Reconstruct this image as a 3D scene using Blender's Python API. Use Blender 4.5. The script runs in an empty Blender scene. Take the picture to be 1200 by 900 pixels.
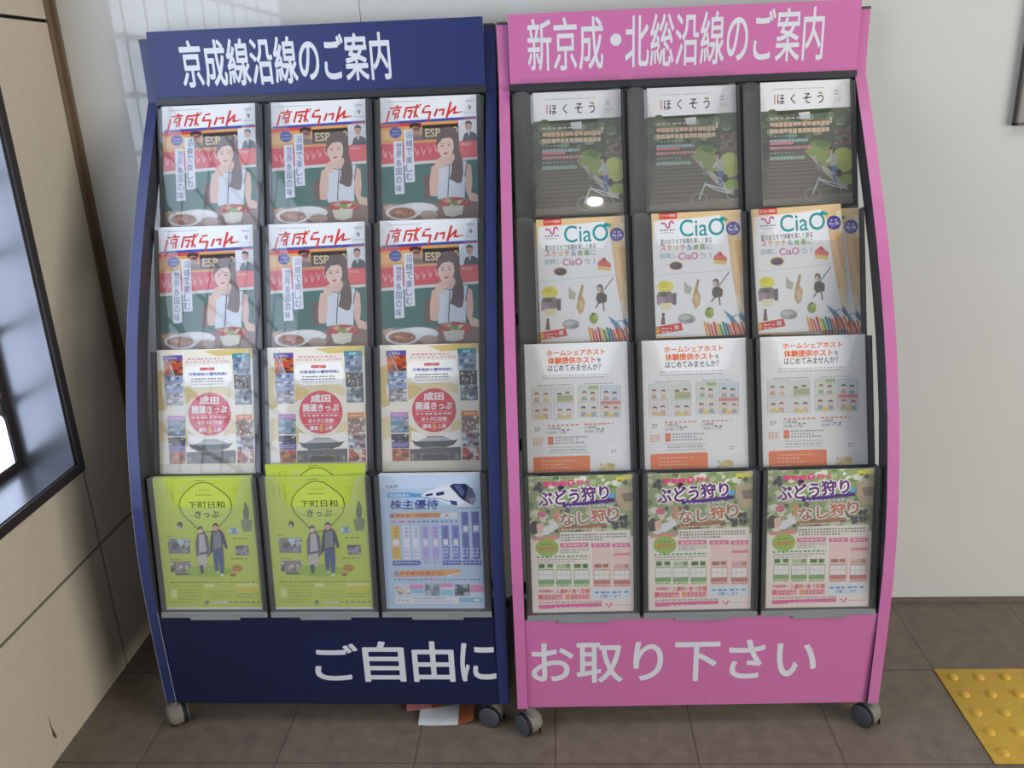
# -*- coding: utf-8 -*-
import bpy, bmesh, math, random
from mathutils import Vector, Matrix
random.seed(7)
SC = bpy.context.scene
COL = SC.collection

# ------------------------------------------------------------------ camera, world, lights, exposure
CAM = dict(f=1003.5732, loc=(.0352, -2.0265, 1.3544), pitch=.3366, yaw=.0582, roll=-.0415)

def make_camera():
    cyw, syw = math.cos(CAM['yaw']), math.sin(CAM['yaw'])
    r = Vector((cyw, syw, 0)); f0 = Vector((-syw, cyw, 0))
    cp, sp = math.cos(CAM['pitch']), math.sin(CAM['pitch'])
    fw = Vector((f0.x*cp, f0.y*cp, -sp)); up = Vector((f0.x*sp, f0.y*sp, cp))
    cr, sr = math.cos(CAM['roll']), math.sin(CAM['roll'])
    R = cr*r + sr*up; U = -sr*r + cr*up
    cd = bpy.data.cameras.new('camera'); co = bpy.data.objects.new('camera', cd); COL.objects.link(co)
    cd.sensor_width = 36; cd.lens = CAM['f']*36/1200; cd.clip_start = .01; cd.clip_end = 100
    m = Matrix.Identity(4)
    for i in range(3):
        m[i][0] = R[i]; m[i][1] = U[i]; m[i][2] = -fw[i]; m[i][3] = CAM['loc'][i]
    co.matrix_world = m
    SC.camera = co
make_camera()

SC.view_settings.view_transform = 'Standard'; SC.view_settings.look = 'None'
SC.view_settings.gamma = 1; SC.view_settings.use_curve_mapping = False
SC.view_settings.exposure = 0.0
wd = bpy.data.worlds.new('corridor_air'); SC.world = wd; wd.use_nodes = True
wd.node_tree.nodes['Background'].inputs[0].default_value = (.80, .86, .95, 1)
wd.node_tree.nodes['Background'].inputs[1].default_value = .12

def area(name, loc, aim, sx, sy, power, col, shape='RECTANGLE'):
    l = bpy.data.lights.new(name, 'AREA'); l.shape = shape; l.size = sx
    if shape == 'RECTANGLE': l.size_y = sy
    l.energy = power; l.color = col
    o = bpy.data.objects.new(name, l); COL.objects.link(o); o.location = loc
    o.rotation_euler = (Vector(aim)-Vector(loc)).to_track_quat('-Z', 'Y').to_euler()
    return o
area('fluorescent_tube', (1.5, -1.1, 2.9), (1.4, -.8, 0), 2.4, .25, 20, (1, .97, .92))
area('right_front_fill', (5.0, -3.4, 1.25), (.1, -.2, .5), 2.8, 2.3, 225, (1, .97, .93))  # broad soft fill added from the right front, no visible source behind it
area('downlight', (.43, -3.34, 2.9), (.43, -3.341, 0), .10, .10, 2.5, (1, .97, .92), 'DISK')

# ------------------------------------------------------------------ materials
def lin(c):
    if isinstance(c, str):
        c = [int(c[i:i+2], 16)/255 for i in (0, 2, 4)]
    return tuple(((v/12.92) if v <= .04045 else ((v+.055)/1.055)**2.4) for v in c)

def mat(name, col, rough=.5, spec=.5, metal=0, noise=0, nscale=20, bump=0, coat=0):
    m = bpy.data.materials.new(name); m.use_nodes = True
    nt = m.node_tree; b = nt.nodes['Principled BSDF']
    c = lin(col)
    b.inputs['Base Color'].default_value = (*c, 1); b.inputs['Roughness'].default_value = rough
    b.inputs['Specular IOR Level'].default_value = spec; b.inputs['Metallic'].default_value = metal
    b.inputs['Coat Weight'].default_value = coat
    tc = nt.nodes.new('ShaderNodeTexCoord'); n = nt.nodes.new('ShaderNodeTexNoise')
    n.inputs['Scale'].default_value = nscale; n.inputs['Detail'].default_value = 6
    nt.links.new(tc.outputs['Object'], n.inputs['Vector'])
    if noise:
        r = nt.nodes.new('ShaderNodeMapRange')
        r.inputs['From Min'].default_value = .3; r.inputs['From Max'].default_value = .7
        r.inputs['To Min'].default_value = 1-noise; r.inputs['To Max'].default_value = 1+noise
        nt.links.new(n.outputs['Fac'], r.inputs['Value'])
        mx = nt.nodes.new('ShaderNodeVectorMath'); mx.operation = 'SCALE'
        mx.inputs[0].default_value = c
        nt.links.new(r.outputs[0], mx.inputs['Scale'])
        nt.links.new(mx.outputs[0], b.inputs['Base Color'])
    if bump:
        bp = nt.nodes.new('ShaderNodeBump'); bp.inputs['Strength'].default_value = bump
        bp.inputs['Distance'].default_value = .002
        nt.links.new(n.outputs['Fac'], bp.inputs['Height']); nt.links.new(bp.outputs[0], b.inputs['Normal'])
    return m

def print_mat(name, rough, spec):
    m = bpy.data.materials.new(name); m.use_nodes = True
    nt = m.node_tree; b = nt.nodes['Principled BSDF']
    a = nt.nodes.new('ShaderNodeAttribute'); a.attribute_name = 'ink'
    nt.links.new(a.outputs['Color'], b.inputs['Base Color'])
    b.inputs['Roughness'].default_value = rough; b.inputs['Specular IOR Level'].default_value = spec
    return m

def acrylic_mat(name, haze, tint, clear=.97, edge=.75):
    m = bpy.data.materials.new(name); m.use_nodes = True
    nt = m.node_tree; nt.nodes.clear()
    out = nt.nodes.new('ShaderNodeOutputMaterial')
    tr = nt.nodes.new('ShaderNodeBsdfTransparent'); tr.inputs[0].default_value = (clear, clear, clear, 1)
    df = nt.nodes.new('ShaderNodeBsdfDiffuse'); df.inputs[0].default_value = (*tint, 1)
    gl = nt.nodes.new('ShaderNodeBsdfGlossy'); gl.inputs['Roughness'].default_value = .025
    lw = nt.nodes.new('ShaderNodeLayerWeight'); lw.inputs[0].default_value = .5
    pw = nt.nodes.new('ShaderNodeMath'); pw.operation = 'POWER'; pw.inputs[1].default_value = 5
    fr = nt.nodes.new('ShaderNodeMath'); fr.operation = 'MULTIPLY_ADD'; fr.inputs[1].default_value = edge; fr.inputs[2].default_value = .03
    nt.links.new(lw.outputs['Facing'], pw.inputs[0]); nt.links.new(pw.outputs[0], fr.inputs[0])
    n = nt.nodes.new('ShaderNodeTexNoise'); n.inputs['Scale'].default_value = 9; n.inputs['Detail'].default_value = 4
    tc = nt.nodes.new('ShaderNodeTexCoord'); nt.links.new(tc.outputs['Object'], n.inputs['Vector'])
    r = nt.nodes.new('ShaderNodeMapRange'); r.inputs['From Min'].default_value = .25; r.inputs['From Max'].default_value = .75
    r.inputs['To Min'].default_value = haze*.8; r.inputs['To Max'].default_value = haze*1.2
    nt.links.new(n.outputs['Fac'], r.inputs['Value'])
    m1 = nt.nodes.new('ShaderNodeMixShader'); m2 = nt.nodes.new('ShaderNodeMixShader')
    nt.links.new(r.outputs[0], m1.inputs[0]); nt.links.new(tr.outputs[0], m1.inputs[1]); nt.links.new(df.outputs[0], m1.inputs[2])
    nt.links.new(fr.outputs[0], m2.inputs[0]); nt.links.new(m1.outputs[0], m2.inputs[1]); nt.links.new(gl.outputs[0], m2.inputs[2])
    nt.links.new(m2.outputs[0], out.inputs[0])
    return m

def emit_mat(name, col, s):
    m = bpy.data.materials.new(name); m.use_nodes = True
    nt = m.node_tree; b = nt.nodes['Principled BSDF']
    b.inputs['Base Color'].default_value = (.7, .75, .8, 1)
    b.inputs['Emission Color'].default_value = (*lin(col), 1); b.inputs['Emission Strength'].default_value = s
    b.inputs['Roughness'].default_value = .2
    return m

def floor_mat():
    m = mat('stone_floor_tile', '786b5f', .5, .35, 0, .16, 26, .15)
    nt = m.node_tree; b = nt.nodes['Principled BSDF']
    tc = [n for n in nt.nodes if n.type == 'TEX_COORD'][0]
    mp = nt.nodes.new('ShaderNodeMapping'); mp.inputs['Location'].default_value = (-.91+3.0, .287+6.0, 0)
    br = nt.nodes.new('ShaderNodeTexBrick'); br.offset = 0; br.squash = 1
    br.inputs['Scale'].default_value = 1; br.inputs['Brick Width'].default_value = .3; br.inputs['Row Height'].default_value = .3
    br.inputs['Mortar Size'].default_value = .0022; br.inputs['Mortar Smooth'].default_value = .3; br.inputs['Bias'].default_value = 0
    br.inputs['Color1'].default_value = (1, 1, 1, 1); br.inputs['Color2'].default_value = (.90, .89, .88, 1)
    br.inputs['Mortar'].default_value = (.55, .53, .5, 1)
    nt.links.new(tc.outputs['Object'], mp.inputs[0]); nt.links.new(mp.outputs[0], br.inputs[0])
    src = b.inputs['Base Color'].links[0].from_socket
    # fine stone grain
    g = nt.nodes.new('ShaderNodeTexNoise'); g.inputs['Scale'].default_value = 240; g.inputs['Detail'].default_value = 3
    nt.links.new(tc.outputs['Object'], g.inputs[0])
    gr = nt.nodes.new('ShaderNodeMapRange'); gr.inputs['From Min'].default_value = .3; gr.inputs['From Max'].default_value = .7
    gr.inputs['To Min'].default_value = .86; gr.inputs['To Max'].default_value = 1.14
    nt.links.new(g.outputs['Fac'], gr.inputs['Value'])
    sc = nt.nodes.new('ShaderNodeVectorMath'); sc.operation = 'SCALE'
    nt.links.new(src, sc.inputs[0]); nt.links.new(gr.outputs[0], sc.inputs['Scale'])
    mu = nt.nodes.new('ShaderNodeVectorMath'); mu.operation = 'MULTIPLY'
    nt.links.new(sc.outputs[0], mu.inputs[0]); nt.links.new(br.outputs['Color'], mu.inputs[1])
    nt.links.new(mu.outputs[0], b.inputs['Base Color'])
    return m

M = dict(
    enamel=mat('white_enamel_panel', 'd2d3d0', .02, .5, 0, .012, 3),
    beige=mat('beige_wall_panel', 'bfb39f', .45, .3, 0, .03, 60),
    joint=mat('black_joint', '1c1716', .7, .2),
    rust=mat('rust_mark', '5c422c', .8, .2, 0, .3, 90),
    brown=mat('brown_corner_trim', '77634f', .5, .3, 0, .1, 12),
    winframe=mat('dark_window_frame', '2d2625', .45, .4),
    jamb=mat('grey_steel_jamb', '74767c', .28, .5, .7, .05, 8),
    mortar=mat('block_mortar', '55585c', .8, .2),
    block=emit_mat('daylit_glass_block', 'd5e4ff', 3.2),
    skirting=mat('brown_skirting', '6f635a', .6, .3, 0, .1, 30),
    floor=floor_mat(),
    yellow=mat('yellow_tactile', 'cfa842', .55, .35, 0, .06, 120, .05),
    notice=mat('grey_notice_face', '8d8984', .4, .4, 0, .03, 10),
    notice_edge=mat('dark_notice_edge', '55504c', .4, .4),
    frame=mat('dark_grey_steel', '34343a', .42, .5, 0, .05, 30),
    navy=mat('navy_tape', '303a6c', .34, .5, 0, .05, 14),
    pink=mat('pink_tape', 'cf78ae', .36, .4, 0, .03, 14, .05),
    tapeline=mat('tape_edge', '8d90a5', .5, .3),
    tray=mat('smoke_grey_plastic', '484a4b', .38, .5, 0, .06, 15),
    lip=mat('smoke_grey_lip', '8a8d8e', .3, .5, 0, .05, 15),
    clear_navy=acrylic_mat('hazy_clear_acrylic', .06, (.78, .80, .86)),
    clear_pink=acrylic_mat('clear_acrylic', .06, (.78, .78, .76)),
    clear_sheet=acrylic_mat('thin_clear_sheet', .010, (.78, .78, .76), .992, .25),
    wheel=mat('grey_caster_wheel', '50525a', .5, .4, 0, .08, 40),
    tread=mat('black_caster_tread', '17171a', .7, .3),
    hood=mat('worn_beige_caster_hood', '77736b', .55, .35, 0, .12, 40),
    print=print_mat('printed_paper', .5, .35),
    sign=print_mat('printed_sign_film', .38, .4),
)

# ------------------------------------------------------------------ mesh helpers
def new_obj(name, me, parent=None, loc=None, matrix=None):
    o = bpy.data.objects.new(name, me); COL.objects.link(o)
    if parent: o.parent = parent
    if matrix is not None: o.matrix_local = matrix
    if loc is not None: o.location = loc
    return o

def bm_obj(name, bm, mats, parent=None, matrix=None, smooth=False):
    bmesh.ops.recalc_face_normals(bm, faces=bm.faces)
    me = bpy.data.meshes.new(name); bm.to_mesh(me); bm.free()
    for m in (mats if isinstance(mats, (list, tuple)) else [mats]): me.materials.append(m)
    if smooth:
        for p in me.polygons: p.use_smooth = True
        try: me.set_sharp_from_angle(angle=math.radians(35))
        except Exception: pass
    return new_obj(name, me, parent, matrix=matrix)

def box(bm, x0, y0, z0, x1, y1, z1, mi=0, bev=0):
    vs = [bm.verts.new((x, y, z)) for z in (z0, z1) for y in (y0, y1) for x in (x0, x1)]
    fs = [bm.faces.new([vs[i] for i in f]) for f in ((0, 2, 3, 1), (4, 5, 7, 6), (0, 1, 5, 4), (2, 6, 7, 3), (0, 4, 6, 2), (1, 3, 7, 5))]
    for f in fs: f.material_index = mi
    if bev:
        es = list({e for f in fs for e in f.edges})
        r = bmesh.ops.bevel(bm, geom=es, offset=bev, segments=2, affect='EDGES', profile=.5)
        for f in r['faces']: f.material_index = mi
    return fs

def prism(bm, pts, axis, a, b, mi=0):
    """extrude a 2D outline (list) along an axis from a to b"""
    def P(p, t):
        return {'x': (t, p[0], p[1]), 'y': (p[0], t, p[1]), 'z': (p[0], p[1], t)}[axis]
    A = [bm.verts.new(P(p, a)) for p in pts]; B = [bm.verts.new(P(p, b)) for p in pts]
    n = len(pts)
    fs = [bm.faces.new(A), bm.faces.new(list(reversed(B)))]
    for i in range(n): fs.append(bm.faces.new((A[i], A[(i+1) % n], B[(i+1) % n], B[i])))
    for f in fs: f.material_index = mi
    return fs

def cyl(bm, p, axis, r, h, seg=28, mi=0, r2=None):
    q = Vector((0, 0, 1)).rotation_difference(Vector(axis).normalized()).to_matrix().to_4x4()
    res = bmesh.ops.create_cone(bm, cap_ends=True, segments=seg, radius1=r, radius2=r if r2 is None else r2, depth=h,
                                matrix=Matrix.Translation(p) @ q)
    for f in {f for v in res['verts'] for f in v.link_faces}: f.material_index = mi

def tag(o, label=None, cat=None, group=None, kind=None):
    if label: o['label'] = label
    if cat: o['category'] = cat
    if group: o['group'] = group
    if kind: o['kind'] = kind
    return o

# ------------------------------------------------------------------ printed matter: flat shapes of ink on paper
_glyph = {}
def glyphs(s, bold, res):
    k = (s, bold, res)
    if k not in _glyph:
        c = bpy.data.curves.new('lettering', 'FONT'); c.body = s; c.resolution_u = res
        c.fill_mode = 'FRONT'
        o = bpy.data.objects.new('lettering', c); COL.objects.link(o)
        bpy.context.view_layer.update()
        me = bpy.data.meshes.new_from_object(o.evaluated_get(bpy.context.evaluated_depsgraph_get()))
        vs = [(v.co.x, v.co.y) for v in me.vertices]; fs = [tuple(p.vertices) for p in me.polygons]
        bpy.data.objects.remove(o); bpy.data.curves.remove(c); bpy.data.meshes.remove(me)
        if bold:            # a heavier weight: the same strokes laid around a small circle
            k_ = 8 if bold >= .03 else 6 if bold >= .015 else 4
            V0, F0 = vs, fs; vs, fs = [], []
            for q in range(k_):
                a = 2*math.pi*(q+.5)/k_; n0 = len(vs)
                vs += [(x+bold*math.cos(a), y+bold*math.sin(a)) for x, y in V0]; fs += [tuple(n0+i for i in f) for f in F0]
        x0 = min(v[0] for v in vs); x1 = max(v[0] for v in vs); y0 = min(v[1] for v in vs); y1 = max(v[1] for v in vs)
        _glyph[k] = ([((x-x0)/(x1-x0), (y-y0)/(y1-y0)) for x, y in vs], fs, len(V0) if bold else len(vs))
    return _glyph[k]

def clip(poly, w, h):
    for ax, lim, sg in ((0, 0, 1), (0, w, -1), (1, 0, 1), (1, h, -1)):
        out = []
        for i in range(len(poly)):
            a, b = poly[i-1], poly[i]
            ia, ib = sg*(a[ax]-lim) >= 0, sg*(b[ax]-lim) >= 0
            if ia != ib:
                t = (lim-a[ax])/(b[ax]-a[ax]); out.append((a[0]+t*(b[0]-a[0]), a[1]+t*(b[1]-a[1])))
            if ib: out.append(b)
        poly = out
        if len(poly) < 3: return []
    return poly

class Art:
    """ink shapes on a sheet w x h (metres, origin bottom left); H maps drawing units onto the sheet"""
    def __init__(s, w, h, base, H=None, org=(0, 0), rot=0, step=.00004):
        s.w, s.h, s.base, s.H, s.org, s.rot, s.step = w, h, base, H, org, rot, step
        s.V, s.F, s.C, s.boxes = [], [], [], []
    def m(s, p):
        u, v = p
        if s.H:
            H = s.H; k = H[6]*u+H[7]*v+1
            u, v = (H[0]*u+H[1]*v+H[2])/k, (H[3]*u+H[4]*v+H[5])/k
        u -= s.org[0]; v -= s.org[1]
        if s.rot:
            c, n = math.cos(-s.rot), math.sin(-s.rot); u, v = c*u-n*v, n*u+c*v
        return (u, v)
    def put(s, vs, fs, col, layer=0):
        bb = (min(v[0] for v in vs), min(v[1] for v in vs), max(v[0] for v in vs), max(v[1] for v in vs))
        lv = 1
        for b, l in s.boxes:
            if b[0] < bb[2] and bb[0] < b[2] and b[1] < bb[3] and bb[1] < b[3]: lv = max(lv, l+1)
        s.boxes.append((bb, lv))
        n = len(s.V); s.V += [(x, y, (lv+(i//layer*.06 if layer else 0))*s.step) for i, (x, y) in enumerate(vs)]
        c = lin(col)
        for f in fs: s.F.append([n+i for i in f]); s.C.append(c)
    def raw(s, pts, col):
        p = clip(pts, s.w, s.h)
        if len(p) > 2:
            a = sum(p[i-1][0]*p[i][1]-p[i][0]*p[i-1][1] for i in range(len(p)))
            if a < 0: p = p[::-1]
            s.put(p, [tuple(range(len(p)))], col)
    def poly(s, col, *pts): s.raw([s.m(p) for p in pts], col)
    def R(s, x0, y0, x1, y1, col):
        a, b = s.m((x0, y0)), s.m((x1, y1))
        s.raw([(a[0], b[1]), (b[0], b[1]), (b[0], a[1]), a], col)
    def E(s, cx, cy, rx, ry, col, n=28):
        s.poly(col, *[(cx+rx*math.cos(t*2*math.pi/n), cy+ry*math.sin(t*2*math.pi/n)) for t in range(n)])
    def line(s, col, w, *pts, close=False):
        pts = list(pts)
        if close: pts.append(pts[0])
        for a, b in zip(pts, pts[1:]):
            dx, dy = b[0]-a[0], b[1]-a[1]; l = math.hypot(dx, dy) or 1
            nx, ny = -dy/l*w/2, dx/l*w/2; ex, ey = dx/l*w*.3, dy/l*w*.3
            s.poly(col, (a[0]+nx-ex, a[1]+ny-ey), (b[0]+nx+ex, b[1]+ny+ey), (b[0]-nx+ex, b[1]-ny+ey), (a[0]-nx-ex, a[1]-ny-ey))
    def T(s, txt, x0, y0, x1, y1, col, bold=0, shear=0, ang=0, res=3):
        g, fs, n0 = glyphs(txt, bold, res)
        a, b = s.m((x0, y0)), s.m((x1, y1))
        w, h = b[0]-a[0], a[1]-b[1]; cx, cy = (a[0]+b[0])/2, (a[1]+b[1])/2
        ca, sa = math.cos(math.radians(ang)), math.sin(math.radians(ang))
        vs = []
        for x, y in g:
            px = (x-.5)*w+shear*h*(y-.5); py = (y-.5)*h
            vs.append((cx+ca*px-sa*py, cy+sa*px+ca*py))
        s.put(vs, fs, col, n0)
    def V_(s, txt, x0, y0, x1, y1, col, bold=0):
        """vertical text, one glyph under the other"""
        n = len(txt); pad = (y1-y0)/n*.08
        for i, ch in enumerate(txt):
            ya = y0+(y1-y0)*i/n+pad; yb = y0+(y1-y0)*(i+1)/n-pad
            xs = (x1-x0)*i/n*0
            s.T(ch, x0+xs, ya, x1+xs, yb, col, bold)
    def dash(s, x0, y0, x1, y1, col, rows=1, cw=None, fill=.62, h=None):
        """rows of marks too small to read"""
        a, b = s.m((x0, y0)), s.m((x1, y1))
        rh = max(abs(a[1]-b[1])/rows, .0028, (cw or 0)*.55)
        if h: rh = h
        for r in range(rows):
            y = a[1]-rh*(r+.5); hh = rh*fill/2; x = a[0]
            cwid = cw or rh*.8
            end = b[0] if rows == 1 or r < rows-1 else a[0]+(b[0]-a[0])*random.uniform(.6, 1)
            while x < end-1e-4:
                w = cwid*random.uniform(.8, 1) if h else cwid*random.uniform(.55, .95)
                k = random.uniform(.55, 1)
                s.raw([(x, y-hh*k), (min(x+w, end), y-hh*k), (min(x+w, end), y+hh), (x, y+hh)], col)
                x += cwid*(1.03 if h else 1.12)
    def blot(s, x0, y0, x1, y1, cols, n, size, seed=1):
        """a small printed photo: irregular colour patches over a ground"""
        rd = random.Random(seed); s.R(x0, y0, x1, y1, cols[0])
        for i in range(n):
            cx, cy = rd.uniform(x0, x1), rd.uniform(y0, y1); r = size*rd.uniform(.5, 1.2)
            k = rd.randint(5, 8); a0 = rd.uniform(0, 6)
            pts = []
            for t in range(k):
                rr = r*rd.uniform(.6, 1.1)
                pts.append((min(max(cx+rr*math.cos(a0+t*6.283/k), x0), x1), min(max(cy+rr*.7*math.sin(a0+t*6.283/k), y0), y1)))
            s.poly(cols[1+i % (len(cols)-1)], *pts)
    def mesh(s, name, thick, m, edge=None):
        e = lin(edge or s.base); c = lin(s.base)
        w, h, t = s.w, s.h, thick
        V = [(0, 0, 0), (w, 0, 0), (w, h, 0), (0, h, 0), (0, 0, -t), (w, 0, -t), (w, h, -t), (0, h, -t)]
        F = [(0, 1, 2, 3), (7, 6, 5, 4), (0, 4, 5, 1), (1, 5, 6, 2), (2, 6, 7, 3), (3, 7, 4, 0)]
        C = [c, e, e, e, e, e]
        F += [tuple(i+8 for i in f) for f in s.F]; C += s.C; V += s.V
        me = bpy.data.meshes.new(name); me.from_pydata(V, [], F); me.materials.append(m)
        at = me.attributes.new('ink', 'FLOAT_COLOR', 'CORNER')
        buf = []
        for f, col in zip(F, C): buf += [col[0], col[1], col[2], 1.0]*len(f)
        at.data.foreach_set('color', buf)
        me.update()
        return me

# ------------------------------------------------------------------ setting
XL = -1.078          # left wall face
def setting():
    bm = bmesh.new(); box(bm, XL-.4, -4.5, -.06, 4.0, .05, 0)
    tag(bm_obj('floor', bm, M['floor']), kind='structure')
    # back wall: white enamel panels with hairline joints
    bm = bmesh.new()
    xs = [XL+.016, -.383, 2.05, 4.0]
    for a, b in zip(xs, xs[1:]): box(bm, a+.0007, 0, .012, b-.0007, .05, 2.9, 0)
    box(bm, XL, .004, 0, 4.0, .055, 2.9, 1)
    tag(bm_obj('wall_back', bm, [M['enamel'], M['mortar']]), kind='structure')
    bm = bmesh.new(); box(bm, XL+.016, -.006, 0, 4.0, .01, .011)
    tag(bm_obj('baseboard_back', bm, M['skirting']), kind='structure')
    # left wall: beige panels around the window opening, black joints between them
    bm = bmesh.new(); x0, x1, g = XL-.012, XL, .0038
    yw0, yw1, zw0, zw1 = -.251, -2.32, .545, 2.25
    def pan(ya, yb, za, zb): box(bm, x0, yb+g, za+g, x1, ya-g, zb-g, 0)
    zz = [0-g, .346, 1.526, 2.9]
    pan(-.018, -.254, zz[0], zz[1]); pan(-.018, -.254, zz[1], zz[2]); pan(-.018, -.254, zz[2], zz[3])
    for ya, yb in ((-.254, -1.30), (-1.30, -2.34)):
        pan(ya, yb, zz[0], zz[1]); pan(ya, yb, zz[1], zw0)
        pan(ya, yb, zw1, zz[3])
    pan(-2.34, -3.4, zz[0], zz[1]); pan(-2.34, -3.4, zz[1], zz[2]); pan(-2.34, -3.4, zz[2], zz[3])
    # backing behind the joints, left open at the window
    bx0, bx1 = XL-.20, XL-.0095
    box(bm, bx0, -.262, 0, bx1, .05, 2.9, 1); box(bm, bx0, -3.4, 0, bx1, -2.33, 2.9, 1)
    box(bm, bx0, -2.33, 0, bx1, -.262, .556, 1); box(bm, bx0, -2.33, 2.24, bx1, -.262, 2.9, 1)
    prism(bm, [(-.5725, .112), (-.570, .080), (-.562, .048), (-.566, .046), (-.574, .060), (-.5725, .070), (-.5732, .090)], 'x', XL-.001, XL+.0004, 2)   # chipped rust mark
    tag(bm_obj('wall_left', bm, [M['beige'], M['joint'], M['rust']]), kind='structure')
    bm = bmesh.new(); box(bm, XL-.004, -.0215, 0, XL+.004, .0, 2.9, 0, .001); box(bm, XL-.002, -.006, 0, XL+.016, .004, 2.9, 0, .001)
    tag(bm_obj('trim_corner', bm, M['brown']), kind='structure')
    # window: dark casing, grey jambs and sill, inner frame, glass blocks in mortar
    w = tag(new_obj('window_1', None), kind='structure')
    t = .022
    bm = bmesh.new()
    for (ya, yb, za, zb) in ((yw0, yw0-t, zw0, zw1), (yw1+t, yw1, zw0, zw1), (yw0-t, yw1+t, zw0, zw0+t), (yw0-t, yw1+t, zw1-t, zw1)):
        box(bm, XL-.10, yb, za, XL+.006, ya, zb, 0, .0015)
    bm_obj('window_casing', bm, M['winframe'], w)
    a, b, c, d = yw0-t, yw1+t, zw0+t, zw1-t
    bm = bmesh.new(); k = .006
    box(bm, XL-.135, a-k, c, XL-.002, a, d); box(bm, XL-.135, b, c, XL-.002, b+k, d)
    box(bm, XL-.135, b, d-k, XL-.002, a, d); box(bm, XL-.135, b, c, XL-.002, a, c+k*.4)
    bm_obj('window_jamb', bm, M['jamb'], w)
    bm = bmesh.new(); f = .022
    for (ya, yb, za, zb) in ((a-k, a-k-f, c, d), (b+k+f, b+k, c, d), (a-k-f, b+k+f, c+.002, c+f), (a-k-f, b+k+f, d-f, d-k)):
        box(bm, XL-.135, yb, za, XL-.119, ya, zb, 0, .001)
    bm_obj('window_frame', bm, M['winframe'], w)
    bm = bmesh.new(); box(bm, XL-.20, b, c, XL-.1245, a, d)
    bm_obj('block_mortar_bed', bm, M['mortar'], w)
    bm = bmesh.new()
    for i in range(13):
        for j in range(11):
            y1 = -.305-.157*i; z0 = .5655+.162*j
            y0, z1 = y1-.139, z0+.145
            if y0 < b+.03 or z1 > d-.02: continue
            r = .022; pts = []
            for (cy, cz, s) in ((y1-r, z1-r, 0), (y0+r, z1-r, 90), (y0+r, z0+r, 180), (y1-r, z0+r, 270)):
                for q in range(5):
                    an = math.radians(s+q*22.5); pts.append((cy+r*math.cos(an), cz+r*math.sin(an)))
            prism(bm, pts, 'x', XL-.16, XL-.123)
    bm_obj('glass_blocks', bm, M['block'], w)
    # grey notice panel fixed to the back wall at the right
    n = tag(new_obj('notice_panel', None, loc=(1.048, 0, 1.2247)), 'grey flat notice panel with dark rim fixed to the white wall', 'notice panel')
    bm = bmesh.new(); wd_, ht = .55, .75
    for q in ((0, 0, wd_, .006), (0, ht-.006, wd_, ht), (0, 0, .006, ht), (wd_-.006, 0, wd_, ht)): box(bm, q[0], -.016, q[1], q[2], 0, q[3], 0, .001)
    bm_obj('panel_frame', bm, M['notice_edge'], n)
    bm = bmesh.new(); box(bm, .005, -.012, .005, wd_-.005, -.001, ht-.005); bm_obj('panel_face', bm, M['notice'], n)
    # tactile paving tile
    bm = bmesh.new(); box(bm, 0, -.3, .0003, .3, 0, .003, 0, .001)
    for i in range(5):
        for j in range(5):
            cx, cy = .03+.06*i, -.03-.06*j
            res = bmesh.ops.create_uvsphere(bm, u_segments=20, v_segments=10, radius=.0125, matrix=Matrix.Translation((cx, cy, .003)) @ Matrix.Diagonal((1, 1, .5, 1)))
            bmesh.ops.delete(bm, geom=[v for v in res['verts'] if v.co.z < .0025], context='VERTS')
    o = bm_obj('tactile_paving_tile', bm, M['yellow'], None, smooth=True); o.location = (.91, -.287, 0)
    tag(o, 'yellow tactile paving tile with round bumps set on the brown floor', 'paving tile')
setting()

# ------------------------------------------------------------------ display racks
W, TK = .78, .022
PROF = [(0, .06), (-.001, .14), (-.002, .221), (-.001, .30), (.001, .381), (.009, .46), (.022, .542), (.041, .622), (.063, .703), (.092, .783),
        (.125, .864), (.164, .944), (.206, 1.024), (.254, 1.105), (.305, 1.185), (.362, 1.27), (.416, 1.346), (.421, 1.40), (.421, 1.477)]
ROW_TOP = [(.397, 1.338), (.280, 1.089), (.170, .844), (.051, .600)]
ROW_DIR = [Vector((0, -.316, -.949)).normalized()]*3 + [Vector((0, -.15, -.9887)).normalized()]
ROW_H = [.305, .305, .305, .311]
PW = .238
def slot_matrix(r, c):
    """frame of a pocket: x right, y up along the pocket front, z outwards"""
    d = ROW_DIR[r]; n = Vector((0, d.z, -d.y)); up = -d
    o = Vector((.024+.244*c+.003, *ROW_TOP[r])) + d*ROW_H[r]
    m = Matrix.Identity(4)
    for i in range(3):
        m[i][0] = (1, 0, 0)[i]; m[i][1] = up[i]; m[i][2] = n[i]; m[i][3] = o[i]
    return m

def band(bm, x0, x1, d0, d1, mi=0, i0=0, i1=None):
    """curved board following the rack's profile between depths d0 and d1 behind its front edge"""
    P = PROF[i0:i1]
    def off(i, d):
        a, b = P[max(i-1, 0)], P[min(i+1, len(P)-1)]
        t = Vector((b[0]-a[0], b[1]-a[1])).normalized()
        return (P[i][0]+t.y*d, P[i][1]-t.x*d)
    rows = []
    for i in range(len(P)):
        q = [off(i, d0), off(i, d1)]
        rows.append([bm.verts.new((x, *p)) for p in q for x in (x0, x1)])
    fs = []
    for a, b in zip(rows, rows[1:]):
        fs += [bm.faces.new((a[0], a[1], b[1], b[0])), bm.faces.new((a[3], a[2], b[2], b[3])),
               bm.faces.new((a[2], a[0], b[0], b[2])), bm.faces.new((a[1], a[3], b[3], b[1]))]
    fs += [bm.faces.new((rows[0][0], rows[0][2], rows[0][3], rows[0][1])), bm.faces.new((rows[-1][0], rows[-1][1], rows[-1][3], rows[-1][2]))]
    for f in fs: f.material_index = mi

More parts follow.
